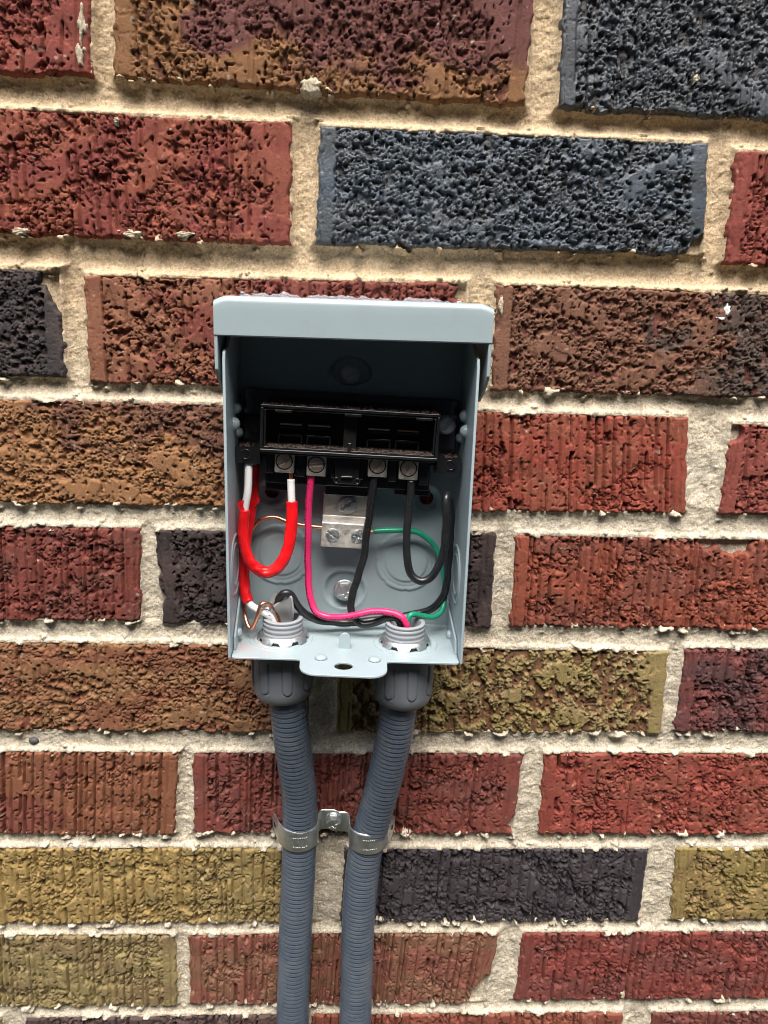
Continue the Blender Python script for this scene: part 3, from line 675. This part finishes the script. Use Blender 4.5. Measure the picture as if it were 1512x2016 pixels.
# terminal block (leans with the same tilt as in the picture)
TR = rot_about((0, -52.5), -1.85)
base = MB().box(-53.5, 53.5, -13, BY0 - 2.2, -70, -36)
base.box(-41, 41, -21, -13, -81.5, -63.5).box(-41, -27, -18, -6, -86, -81.5).box(24, 42, -18, -6, -85, -81.5)
tb = base.mapped(TR).build('terminal_block', M_BLACKPL, box, bevel=.5)
rim = MB()
def frame(m, x0, x1, z0, z1, t, y0, y1):
    m.box(x0, x1, y0, y1, z1 - t, z1).box(x0, x1, y0, y1, z0, z0 + t).box(x0, x0 + t, y0, y1, z0 + t, z1 - t).box(x1 - t, x1, y0, y1, z0 + t, z1 - t)
frame(rim, -42.7, 42.6, -63.9, -41.2, 1.5, -33.5, -12.5)
rim.mapped(TR).build('rim', M_BLACKPL, tb, bevel=.45)
lip = MB(); frame(lip, -41.0, 40.9, -62.2, -42.9, .9, -32.7, -14); lip.box(-42, 42, -30.5, -29.8, -65.3, -64.1)
lip.mapped(TR).build('inner_lip', M_BLACKPL, tb, bevel=.25)
for x in (-36, -3, 31):
    MB().box(x, x + 8, -33.2, -31.2, -44.7, -43.5).mapped(TR).build('latch_notch', M_BLACKPL, tb, bevel=.2)
cav = MB().box(-41, 41, -15, -13.2, -63, -42)
cav.box(-3.2, 3.2, -26, -15, -62, -43).box(-40, 40, -29.5, -15, -62.2, -61.2)
cav.mapped(TR).build('cavity', M_CAVITY, tb, bevel=.3)
for x in (-29.2, -15.2, 14.2, 28.4):
    s = MB(); s.box(x - 6, x + 6, -20, -15, -54.0, -52.8).box(x - 6, x + 6, -22, -15, -57.4, -56.4).box(x - 6, x - 5.2, -22, -15, -61, -56.4).box(x + 5.2, x + 6, -22, -15, -61, -56.4)
    s.mapped(TR).build('contact_slot', M_BLACKPL, tb, bevel=.2)
    MB().box(x - 5.4, x + 5.4, -20.8, -16, -52.2, -51.4).mapped(TR).build('contact_blade', M_COPPER if x > 20 else M_DULL, tb, bevel=.1)
MB().box(-.9, .9, -33.2, -27, -61.6, -57.5).mapped(TR).build('centre_rib', M_BLACKPL, tb, bevel=.3)
for s in (-1, 1):
    pts = [(43.0, -52), (43.0, -59.5), (44.5, -61.6), (47.5, -62.8), (55.0, -63.0), (55.0, -71.0), (43.0, -71.0)]
    e = sheet([(s * a, b) for a, b in pts], [], lambda u, v, w: TR((u, -28 + w, v)), 14)
    e.build('ear', M_BLACKPL, tb, bevel=.5)
    r = MB(); r.lathe([(2.6, -.02), (2.6, -.35), (2.1, -.35), (2.1, -.02)], (s * 49.8, -28, -66.4), n=24, cap=False).mapped(TR).build('ear_ring', M_BLACKPL, tb)
def screw(c, r, mt, parent, slot=30, head=2.2, hexr=0, cross=False, washer=0, fn=None):
    """slotted, crossed or hex screw head that faces the viewer"""
    m = MB()
    if washer: m.lathe([(washer, 0), (washer, -.5), (washer - .4, -.8), (r * .9, -.8)], c, n=28)
    if hexr: m.lathe([(hexr, -.3), (hexr, -head * .85), (hexr * .93, -head), (hexr * .6, -head)], c, n=6)
    n = 28; a0 = math.radians(slot)
    # disc of the head on a polar grid with the slot pressed in
    rings = [0.001, r * .2, r * .4, r * .6, r * .75, r * .88, r * .96, r]
    v = []
    n = 48
    for i, q in enumerate(rings):
        for k in range(n):
            a = 2 * math.pi * k / n; x, z = q * math.cos(a), q * math.sin(a)
            y = -head - (.5 * (1 - (q / r) ** 2)) if q < r * .97 else -head + .35
            def pressed(t):
                p = -x * math.sin(t) + z * math.cos(t); return abs(p) < r * .17
            if q < r * .97 and (pressed(a0) or (cross and pressed(a0 + math.pi / 2) and q < r * .7)): y += 1.0
            v.append((c[0] + x, c[1] + y, c[2] + z))
    f = [(i * n + k, i * n + (k + 1) % n, (i + 1) * n + (k + 1) % n, (i + 1) * n + k) for i in range(len(rings) - 1) for k in range(n)]
    v += [(c[0] + r * math.cos(2 * math.pi * k / n), c[1], c[2] + r * math.sin(2 * math.pi * k / n)) for k in range(n)]
    f += [((len(rings) - 1) * n + k, (len(rings) - 1) * n + (k + 1) % n, len(rings) * n + (k + 1) % n, len(rings) * n + k) for k in range(n)]
    m.add(v, f)
    if fn: m.mapped(fn)
    return m.build('screw', mt, parent, auto=32)
for x, sl, dz in ((-31.1, 40, .2), (-15.6, 10, -.6), (14.3, 62, .6), (29.5, 80, 0)):
    z = -69.4 + dz
    l = MB().box(x - 4.7, x + 4.7, -28.2, -20.5, z - 5.4, z + 4.6).mapped(TR).build('lug', M_LUG, tb, bevel=.4)
    MB().lathe([(4.25, .3), (4.25, -.05), (3.5, -.05), (3.5, .3)], (x - .1, -28.2, z + .3), n=28, cap=False).mapped(TR).build('screw_shade_ring', M_CAVITY, tb)  # black ring laid on for the shade in the gap round the screw
    screw((x - .1, -28.0, z + .3), 3.7, M_STEEL, tb, sl, .5, fn=TR)
for b in ((-41, -36.6, -76), (-25.6, -21, -77), (20, 24, -77), (35, 40, -78)):
    MB().box(b[0], b[1], -25, -13, b[2], -64).mapped(TR).build('barrier', M_BLACKPL, tb, bevel=.6)
lt = MB().box(-6.5, 5.5, -27, -13, -79, -64).box(-8.6, -6.5, -24, -13, -77, -64).box(5.5, 7.6, -24, -13, -77, -64).box(-3.5, 2.5, -28.6, -27, -75.5, -74.5).box(-11, 10.5, -15, -6, -87.5, -79)
lt.mapped(TR).build('latch', M_BLACKPL, tb, bevel=.5)
for x in (-5.6, 4.8):
    MB().lathe([(1.5, 0), (1.5, -.6), (1.0, -.6), (1.0, 0)], (x, -27, -77), n=20, cap=False).mapped(TR).build('latch_pin', M_BLACKPL, tb)
screw((48.2, -13.2, -50.0), 4.2, M_DULL, tb, 52, 3.4, washer=5.0)
screw((-48.2, -13.2, -51.6), 3.9, M_CAVITY, tb, 20, 2.4, hexr=4.9)  # left screw coloured black to imitate the shade it sits in
# ground bar
GR = rot_about((-1.5, -101), -2.6)
gb = sheet([(-11.5, -87.0), (-11.5, -99.2), (-16.6, -101.8), (-17.0, -114.6), (-4.0, -114.6), (-4.0, -101), (-8.9, -98.6), (-8.9, -87.0)], [], lambda u, v, w: GR((-13.6 + w, u, v)), 24.2)
gbo = gb.build('ground_bar', M_ALU, box, bevel=.5)
screw((-.6, -11.5, -92.6), 4.2, M_DULL, gbo, 35, 2.0, washer=5.0)
screw((-8.0, -16.8, -107.8), 3.5, M_ZINC, gbo, -38, .6, fn=None)
screw((4.9, -16.8, -108.2), 3.5, M_ZINC, gbo, 70, .6, cross=True)
for x in (-8.3, 6.6): MB().box(x - 1.5, x + 1.5, -11.2, -8, -90.6, -86).mapped(GR).build('retaining_tab', M_BLACKPL, gbo, bevel=.3)
# mounting screws
screw((-1.4, -5.2, -141.7), 4.3, M_ZINC, box, 20, 3.2, hexr=4.9, cross=True, washer=5.9)
screw((-.4, -3.6, -27.2), 3.9, M_DULL, box, -10, 2.8, hexr=4.4, cross=True, washer=5.0)

# ------------------------------------------------------------------ conduits with their fittings
COND = {'L': [(-32.3,-28,-176), (-32.2,-28,-186), (-29.9,-27.5,-198.9), (-28.2,-25,-218.3), (-25.8,-20,-243), (-24.3,-16.5,-261.3), (-24.4,-13.9,-286.5), (-24.9,-13.2,-307.6), (-26.3,-12.6,-343), (-27.5,-12.4,-379.4), (-28.3,-12.4,-423.4), (-28.8,-12.5,-520), (-29,-14,-700), (-29,-20,-1300)],
        'R': [(30.4,-30,-176), (30.6,-30,-184), (28.5,-29,-197.6), (26.8,-26.5,-217), (23,-21,-245.2), (18.5,-16,-271.3), (15,-13.9,-289.8), (12.5,-13.2,-307.6), (10.7,-12.6,-343.2), (10.6,-12.4,-379.7), (10.3,-12.4,-423.9), (10,-12.5,-520), (10,-14,-700), (10,-20,-1300)]}
def conduit(side, lab):
    pts = COND[side]; top = pts[0]
    c = empty('conduit', (top[0], top[1], -OZ), lab, 'conduit', 'flexible conduits below the box')
    q = spline(pts, .34)
    q = q[q[:, 2] > -560]
    s = np.r_[0, np.cumsum(np.linalg.norm(np.diff(q, axis=0), axis=1))]
    ph = (s / 2.85) % 1
    R = 9.75 + .20 * np.exp(-((ph - .42) / .12) ** 2) - .52 * np.exp(-((ph - .68) / .115) ** 2) + .05 * perlin(s / 6, s * 0, 5)
    tube('sheath', q, R, M_CONDUIT, c, seg=40, cap=False)
    q2 = spline([tuple(q[-1])] + pts[11:], 6.); tube('sheath_lower', q2, 9.75, M_CONDUIT, c, seg=16, cap=False)
    # compression nut: rounded cap with U-shaped grip ribs
    z0, cx, cy = -164.5 - top[0] * .02, top[0], top[1] 
    cx -= .2
    n = 192; zz = np.linspace(0, -28.5, 76); v = []
    nmeb = []
    for z in zz:
        e = min(1, max(0, (z + 28.5) / 7.)); r = 11.6 + 4.0 * math.sqrt(max(0, 1 - (1 - e) ** 2)) + .5 * (z + 28.5) / 28.5
        if z < -28.4: r = 10.4
        for k in range(n):
            a = 2 * math.pi * k / n; m8 = ((a / (2 * math.pi) * 8 + .2) % 1 - .5) / .5       # -1..1 in each sector
            px = m8 * 6.1; pz = z + 13
            dd = (abs(px) - 2.5) if z > -19 else math.hypot(px, min(0, z + 19)) - 2.5
            rib = (.62 * float(ss(.22, -.22, dd + .35)) - .45 * math.exp(-((dd - .1) / .28) ** 2)) if z < -4 else 0
            rr = r + rib - .25
            if z > -4: rr += .5
            v.append((cx + rr * math.cos(a), cy + rr * math.sin(a), z0 + z))
    f = [(i * n + k, (i + 1) * n + k, (i + 1) * n + (k + 1) % n, i * n + (k + 1) % n) for i in range(len(zz) - 1) for k in range(n)]
    MB().add(v, f).add([(cx, cy, z0)] + v[:n], [(0, k + 1, (k + 1) % n + 1) for k in range(n)]).build('compression_nut', M_FITTING, c, auto=50)
    # gasket ring, threaded neck, locknut
    dz = -top[0] * .016
    MB().lathe([(15.4, -3.2), (15.4, -1.0), (11, -1.0)], (cx, cy, BZB + dz), 'z', 40, cap=False).build('gasket', M_CAVITY, c)
    pr = [(10.4, -3)]
    for k in range(5):
        z = -1 + k * 2.5; pr += [(9.7, z), (10.35, z + .8), (10.35, z + 1.5), (9.7, z + 2.2)]
    zt = pr[-1][1]; pr += [(10.1, zt + .4), (10.1, zt + 1.2), (9.3, zt + 1.6), (8.1, zt + 1.5), (7.7, zt + .6), (7.7, -2)]
    MB().lathe(pr, (cx, cy, BZB + dz), 'z', 44, cap=False).build('threaded_neck', M_NECK, c, auto=60)
    n = 64; v = []; f = []
    ringp = [(10.3, 2.2), (10.5, 5.0), (11.4, 4.9), (12.4, 4.0), (13.5, 1.4), (13.0, 1.2), (12.2, 2.9), (10.3, 2.4)]
    MB().lathe([(12.2, 1.2), (12.2, 2.9), (10.3, 2.9), (10.3, 1.2)], (cx, cy, BZB + dz), 'z', 40, cap=False).build('notch_shade_ring', M_CAVITY, c)  # black ring stands in for the shade under the locknut notches
    for k in range(n):
        a = 2 * math.pi * (k + (5 if side == 'L' else 2)) / n; kk = k % 8; notch = kk in (0, 1, 2)
        for i, (r, z) in enumerate(ringp):
            if i in (3, 4, 5) and notch: r, z = (12.4, 4.0) if i == 3 else ((12.7, 3.5) if i == 4 else (12.3, 3.2))
            v.append((cx + r * math.cos(a), cy + r * math.sin(a), BZB + dz + z))
    m = len(ringp)
    for k in range(n):
        for i in range(m - 1): f.append((k * m + i, ((k + 1) % n) * m + i, ((k + 1) % n) * m + i + 1, k * m + i + 1))
    MB().add(v, f).build('locknut', M_ZINC, c, auto=28)
    return c
conduit('L', 'left ribbed grey conduit running up into the fitting with the torn cable jacket')
conduit('R', 'right ribbed grey conduit running up into the fitting with the pink and green wires')

# ------------------------------------------------------------------ straps
def strap(cx, cz, s, lab):
    """s = side of the free ear (-1 left); the other leg ends in the tab under the shared screw"""
    cy, r = -13.7, 10.35
    e = empty('pipe_strap', (cx, -3, cz), lab, 'strap', 'metal straps holding the conduits')
    path = []
    path += [(s * 15.6, cy + 10.0), (s * 13.6, cy + 4.6), (s * 11.2, cy - 1.8)]
    for a in np.linspace(30, 170, 20): path.append((s * r * math.cos(math.radians(a)), cy - r * math.sin(math.radians(a))))
    path += [(-s * r, cy + 3), (-s * (r + .1), cy + 7.5), (-s * (r + 1.2), cy + 9.6), (-s * (r + 3), cy + 10.3), (-s * 17, cy + 10.3), (-s * 23.5, cy + 10.3)]
    p = np.array([(cx + a, b, 0) for a, b in path]); L = np.r_[0, np.cumsum(np.linalg.norm(np.diff(p, axis=0), axis=1))]
    nn = 120; t = np.linspace(0, L[-1], nn); p = np.stack([np.interp(t, L, p[:, k]) for k in range(2)], 1)
    tg = np.gradient(p, axis=0); tg /= np.linalg.norm(tg, axis=1)[:, None]; nr = np.stack([-tg[:, 1], tg[:, 0]], 1)
    if (nr[60] @ np.array([0, -1.])) < 0: nr = -nr
    W = 6.6; v = []; sec = [(-1, .0), (-.94, .55), (-.8, .75), (0, .8), (.8, .75), (.94, .55), (1, 0), (.9, -.35), (-.9, -.35)]
    for i in range(nn):
        dist = min(t[i], L[-1] - t[i]); wd = W * (math.sqrt(max(.02, 1 - (1 - min(1, dist / 6.0)) ** 2)) * .55 + .45 if dist < 6 else 1)
        slope = -.06 * (p[i, 0] - cx) * 0
        for (a, b) in sec: v.append((p[i, 0] + nr[i, 0] * b * .8, p[i, 1] + nr[i, 1] * b * .8, cz + a * wd + slope))
    m = len(sec); f = [(i * m + k, i * m + (k + 1) % m, (i + 1) * m + (k + 1) % m, (i + 1) * m + k) for i in range(nn - 1) for k in range(m)] + [tuple(range(m)), tuple((nn - 1) * m + k for k in range(m))]
    MB().add(v, f).build('band', M_ZINC, e, auto=40)
    # small nail hole in the ear: a dark eyelet
    h = MB().lathe([(1.5, -.9), (1.5, -.2), (.2, -.2)], (0, 0, 0), n=14)
    ang = math.atan2(-(4.2), s * 1.3)
    def fn(q):
        a = s * math.radians(69); x, y, z = q; return (cx + s * 13.7 + x * math.cos(a) - y * math.sin(a), cy + 4.6 + x * math.sin(a) + y * math.cos(a), cz + .5 + z)
    h.mapped(fn).build('eyelet', M_CAVITY, e)
    em = MB(); g = random.Random(int(cx))
    for row in (2.6, -3.2):
        for k in range(7):
            a = math.radians(64 + k * 6.4 + g.uniform(-1, 1)); rr = r + .62; x, y = cx + rr * math.cos(a), cy - rr * math.sin(a)
            em.box(x - .32, x + .32, y - .16, y + .2, cz + row - .5, cz + row + .5 * g.choice((.4, 1, 1)))
    em.build('embossed_mark', M_ZINC, e)
    return e
s1 = strap(-24.6, -284.6, -1, 'zinc strap around the left conduit with the shared screw tab')
s2 = strap(14.6, -286.2, 1, 'zinc strap around the right conduit with its ear to the right')
screw((-5.3, -3.9, -284.6), 3.5, M_ZINC, s1, 25, 4.4, hexr=4.2, cross=True, washer=5.0)

# ------------------------------------------------------------------ wires
WG = 'wires inside the box'
def cut(q, a, b): n = len(q); return q[int(a * (n - 1)):int(b * (n - 1)) + 1]
RED = [(-35.7,-30,-156), (-37.7,-30,-149.9), (-40.1,-31,-146), (-43.6,-30.5,-144.6), (-47.5,-29,-143), (-49.4,-28,-141.5), (-51.6,-26,-136.8), (-52.2,-24,-129.4), (-52.3,-22,-119.2), (-52,-19,-109.8), (-50.5,-16,-99.9), (-49.3,-14,-89.7), (-48.6,-13,-79.3), (-48.3,-14,-70), (-48.8,-18,-65), (-49.3,-23,-66), (-49.3,-26,-73.5), (-49.5,-28,-82.9), (-51.1,-28.5,-92.9), (-51.8,-29,-101.5), (-51.3,-30,-109.8), (-48.7,-31,-117.3), (-44.8,-31,-122.3), (-40,-31,-123.8), (-35.2,-31,-121.6), (-31,-30,-115.5), (-28.8,-29,-106.3), (-27.9,-28,-95.3), (-28.3,-27,-85.2), (-28.6,-26,-78.3), (-28.6,-26,-73)]
q = spline(RED, .6)
wr = empty('wire', (-48, -28, -123), 'white wire wrapped in bright red tape looping up the left side', 'wire', WG)
tube('insulation', q[:-int(4.6 / .6)], 1.9, M_WHITE, wr, 14)
tube('conductor', q[-int(9 / .6):], .95, M_COPPER, wr, 10)
zq = q[:, 2]; idx = np.arange(len(q))
def tape(i0, i1, seed, r0=2.7):
    qq = q[i0:i1]; s = np.arange(len(qq)) * .6; a = np.arange(24) * 2 * math.pi / 24
    S, A = np.meshgrid(s, a, indexing='ij'); ph = (S / 16 + A / (2 * math.pi)) % 1
    curv = np.linalg.norm(np.gradient(np.gradient(qq, axis=0), axis=0), axis=1) / .36 
    cv = np.convolve(curv, np.ones(9) / 9, 'same')[:, None]
    R = r0 + .22 * (ph) + .12 * np.cos(2 * A + S / 22) + .24 * perlin(S / 6, np.cos(A) * 1.3 + 4, seed) + np.clip(cv * 14, 0, 1.) * .65 * perlin(S / 4.2 + np.cos(A) * 1.6, np.sin(A) * 1.2 + 7, seed + 1)
    tube('tape', qq, R, M_RED, wr, 24)
first_red = int(np.argmax(zq > -141.0)); top_i = int(np.argmax(zq))
after = idx[(idx > top_i) & (zq < -92)][0]; last = idx[(idx > top_i) & (zq < -87)][-1]
tape(first_red, int(idx[(idx < top_i) & (zq < -72)][-1]), 41)
tape(after, last, 43)
for tri in ([(-51.0, -30.6, -87), (-54.6, -29.6, -88.6), (-52.6, -30.6, -94)], [(-46.6, -15, -84), (-45.0, -18, -90.6), (-48, -17, -94)], [(-49.2, -30.8, -96), (-52.8, -30.8, -86.5), (-53.2, -29.8, -95)]):
    a, b, c3 = map(np.array, tri); nrm = np.cross(b - a, c3 - a); nrm = nrm / np.linalg.norm(nrm) * .25
    MB().add([*map(tuple, (a, b, c3)), *map(tuple, (a + nrm, b + nrm, c3 + nrm))], [(0, 1, 2), (5, 4, 3), (0, 3, 4, 1), (1, 4, 5, 2), (2, 5, 3, 0)]).build('tape_flap', M_RED, wr, smooth=False)
def single(pts, r, m, lab, r_end=0, end_len=5., seg=14, step=.7):
    """one insulated wire; r_end > 0 adds bare copper at the given end"""
    q = spline(pts, step); kk = np.sin(np.linspace(0, np.pi, len(q)))[:, None]; ss_ = np.arange(len(q)) * step
    q = q + kk * .42 * np.stack([perlin(ss_ / 9, ss_ * 0 + len(q) * .37 + a_, 91) for a_ in (0, 5.3, 9.1)], 1); w = empty('wire', tuple(q[len(q) // 2]), lab, 'wire', WG)
    k = int(end_len / step)
    tube('insulation', q if not r_end else (q[k:] if r_end > 0 else q[:-k]), r, m, w, seg)
    if r_end: tube('conductor', q[:k + 6] if r_end > 0 else q[-k - 6:], abs(r_end), M_COPPER, w, 10)
    return w
cw = tube('wire', spline([(-34.8,-28,-153), (-34.8,-28,-149.7), (-36.8,-29,-144.3), (-38.6,-31,-141.3), (-41.2,-33,-139.2), (-43.3,-34,-140.8), (-44.6,-34,-145.7), (-46.6,-33,-151.1), (-48.3,-32,-153.6), (-49.9,-31,-152.4), (-51.6,-28,-148.8), (-52.9,-22,-144.7), (-53.1,-17,-135.1), (-53,-13,-122.6), (-51.9,-12,-113.2), (-49.8,-12,-106.9), (-46.6,-12,-102.8), (-41.9,-12,-100.5), (-36.7,-12,-100.4), (-31.4,-13,-102.2), (-26.4,-13.5,-103.3), (-20.4,-14,-104.1), (-10.6,-14,-104.8)], .6), 1.05, M_COPPER, None, 12)
tag(cw, 'thin bare copper wire arching from the torn jacket to the ground bar', 'wire', WG)
single([(-33.3,-24.5,-156), (-34.8,-24,-150.7), (-35.2,-25,-142.9), (-34.3,-28.5,-138.4), (-31.5,-30,-135.0), (-28.3,-29,-136.2), (-25.3,-27,-142.4), (-21,-25,-148.1), (-14.3,-22,-152.6), (-5.6,-19,-154.8), (3.5,-18,-155.2), (12.8,-16,-154.9), (22,-15,-153.8), (31.7,-14.5,-152.3), (41.6,-16,-149.3), (48.3,-17,-143.9), (51.6,-18,-135.3), (52.4,-19,-118.2), (52.2,-20,-102.2), (51.6,-22,-91), (50.4,-25,-85), (48.5,-29,-82.6), (47.6,-32,-85), (48.2,-33,-96.6), (47.5,-33,-110.5), (45.3,-33,-118.5), (41.5,-33,-124.4), (36.5,-33,-126.4), (31.8,-32,-123.1), (29.6,-31,-114.9), (29.2,-29,-102.5), (30,-27,-89.9), (30.6,-26,-80.1), (30.3,-26,-73.7)], 2.0, M_BLACKW, 'black wire from the torn jacket, crossing low and looping up the right side', r_end=-1.0, end_len=3.4)
single([(12.3,-25,-74.5), (11.9,-25,-79.4), (11.2,-24,-86.9), (9.6,-22.5,-102.2), (8.1,-22,-118.1), (5.2,-23,-128.7), (3.1,-24,-135.9), (2.1,-25,-142.7), (3.3,-26,-147.9), (5.7,-26,-151.6), (9.4,-26.5,-152.9), (16.2,-27,-150.9), (21.2,-29,-147.7), (25.3,-31,-147), (27.5,-32,-149.5), (28.4,-31,-156)], 1.95, M_BLACKW, 'black wire hanging straight down in front of the ground bar')
single([(-18.7,-25,-73.7), (-18.9,-25,-77), (-20.1,-24,-91.7), (-20.3,-23,-109.4), (-20,-22,-127.6), (-18.6,-23.5,-140.7), (-15.3,-25.5,-147.2), (-9.7,-26.8,-149.0), (-3.7,-28,-148.1), (4.8,-29.4,-146.5), (13.3,-30,-144.3), (21.9,-31.5,-143.9), (27.2,-33.5,-145.2), (30.3,-34.5,-149.4), (31.2,-33,-157)], 1.8, M_PINK, 'pink wire with small dark print bending into the right fitting')
gw = single([(9.0,-14,-107.4), (10.6,-14,-107.1), (13.2,-14,-106.2), (23.3,-13,-105.7), (31.3,-12,-106.1), (37.6,-11,-107.7), (44.1,-10,-113.1), (47.8,-10,-118.3), (50.4,-10,-125.9), (51.6,-12.5,-134.6), (51.2,-17,-143.9), (49.1,-21,-147.7), (44.5,-24,-149.2), (38.2,-26,-147.6), (33.9,-28,-146.2), (31.9,-29,-147.9), (31.2,-29,-157)], 1.5, M_GREEN, 'green wire curving from the ground bar down the right side', r_end=.95, end_len=4.5)
# torn cable jacket standing in the left neck
n1, n2 = 34, 18; V = []
for i in range(n2):
    t = i / (n2 - 1)
    for k in range(n1):
        u = k / (n1 - 1); a = math.radians(188 - u * 190)                   # from the left round the back to the right
        top = float(np.interp(u, [0, .1, .3, .5, .7, .8, .88, 1], [-149.5, -147.6, -143.4, -139.8, -136.6, -136.0, -140.5, -149.5])) + .25 * math.sin(19 * u)
        z = -159 + (top + 159) * t
        o = float(ss(-152, -142, z)); r = 5.0 + 2.6 * o + .2 * math.sin(7 * u + 3 * t)
        V.append((-32.2 - 1.6 * o + r * math.cos(a), -30.6 - 4.2 * o + r * .92 * math.sin(a) * (1 - .25 * t) + .6 * t * math.sin(3 * u), z))
jk = mesh_obj('cable_jacket', V, grid_faces(n2, n1), M_JACKET)
fl2 = MB().add([(-40.2, -27, -144), (-37.4, -26, -136.6), (-34.6, -26.4, -135.8), (-36.6, -27, -140.6)], [(0, 1, 2, 3)]).build('torn_flap', M_JACKET, jk, smooth=False)
for tri in ([(-43.6, -31, -144.6), (-40.2, -32.5, -143.2), (-38.2, -33, -145.4), (-41.6, -32.6, -146.6)], [(-42.6, -31.5, -142.4), (-39.4, -32, -141.4), (-39.0, -32.6, -142.8)]):
    sh_ = MB().add(tri, [tuple(range(len(tri)))]).build('paper_shred', M_WHITE, jk, smooth=False); sm2 = sh_.modifiers.new('thick', 'SOLIDIFY'); sm2.thickness = .0004
f2m = fl2.modifiers.new('thick', 'SOLIDIFY'); f2m.thickness = .0007
sm_ = jk.modifiers.new('thick', 'SOLIDIFY'); sm_.thickness = .0008
tag(jk, 'torn grey cable jacket sticking up out of the left threaded fitting', 'cable jacket')

# ------------------------------------------------------------------ sealant along the top of the hood
sx = np.arange(-55.5, 54.5, .55); sz = np.linspace(0, 1, 16); V = []
for x in sx:
    e = min(x + 55.5, 54.5 - x); k = min(1, max(.15, e / 7.))
    topz = 11.3 - .012 * (x + 55) + (1.5 * perlin(x / 9, .3, 301) + 1.1 * perlin(x / 3.3, .8, 302) + .7 * max(0, perlin(x / 1.6, .1, 303))) * k
    for t in sz:
        y = -11.5 * (1 - t) ** 1.4 * k - 1.0 * math.sin(math.pi * t) - .4 + .5 * perlin(x / 4, t * 3, 304) - (.9 * math.exp(-((t - .88) / .1) ** 2))
        V.append((x, y + .6 * (t > .97) * 3, 8.0 + (topz - 8.0) * t))
sl = mesh_obj('sealant_bead', V, grid_faces(len(sx), len(sz)), M_SEAL)
ms = sl.modifiers.new('thick', 'SOLIDIFY'); ms.thickness = .0012; ms.offset = -1
tag(sl, 'clear glossy silicone bead along the top of the hood', 'sealant')

# ------------------------------------------------------------------ brick dust fallen on the terminal block
dm = MB(); g = random.Random(5)
oct_v = [(1, 0, 0), (-1, 0, 0), (0, 1, 0), (0, -1, 0), (0, 0, 1), (0, 0, -1)]; oct_f = [(0, 2, 4), (2, 1, 4), (1, 3, 4), (3, 0, 4), (2, 0, 5), (1, 2, 5), (3, 1, 5), (0, 3, 5)]
def grain(x, y, z):
    r = g.uniform(.2, .55); dm.add([TR((x + a * r * g.uniform(.6, 1.3), y + b * r * g.uniform(.6, 1.3), z + c * r * .8)) for a, b, c in oct_v], oct_f)
for _ in range(380):
    grain(g.uniform(-42, 42), g.uniform(-33, -14), -41.2 + .1)
for _ in range(520):
    grain(g.uniform(-40, 40), g.uniform(-33, -24), -61.2 + .1)
for _ in range(120):
    s = g.choice((-1, 1)); grain(s * g.uniform(46, 54), g.uniform(-27, -15), -62.9 + .1)
tag(dm.build('brick_dust', M_DIRT, smooth=False), 'brown brick dust lying on the black terminal block', 'dust', kind='stuff')
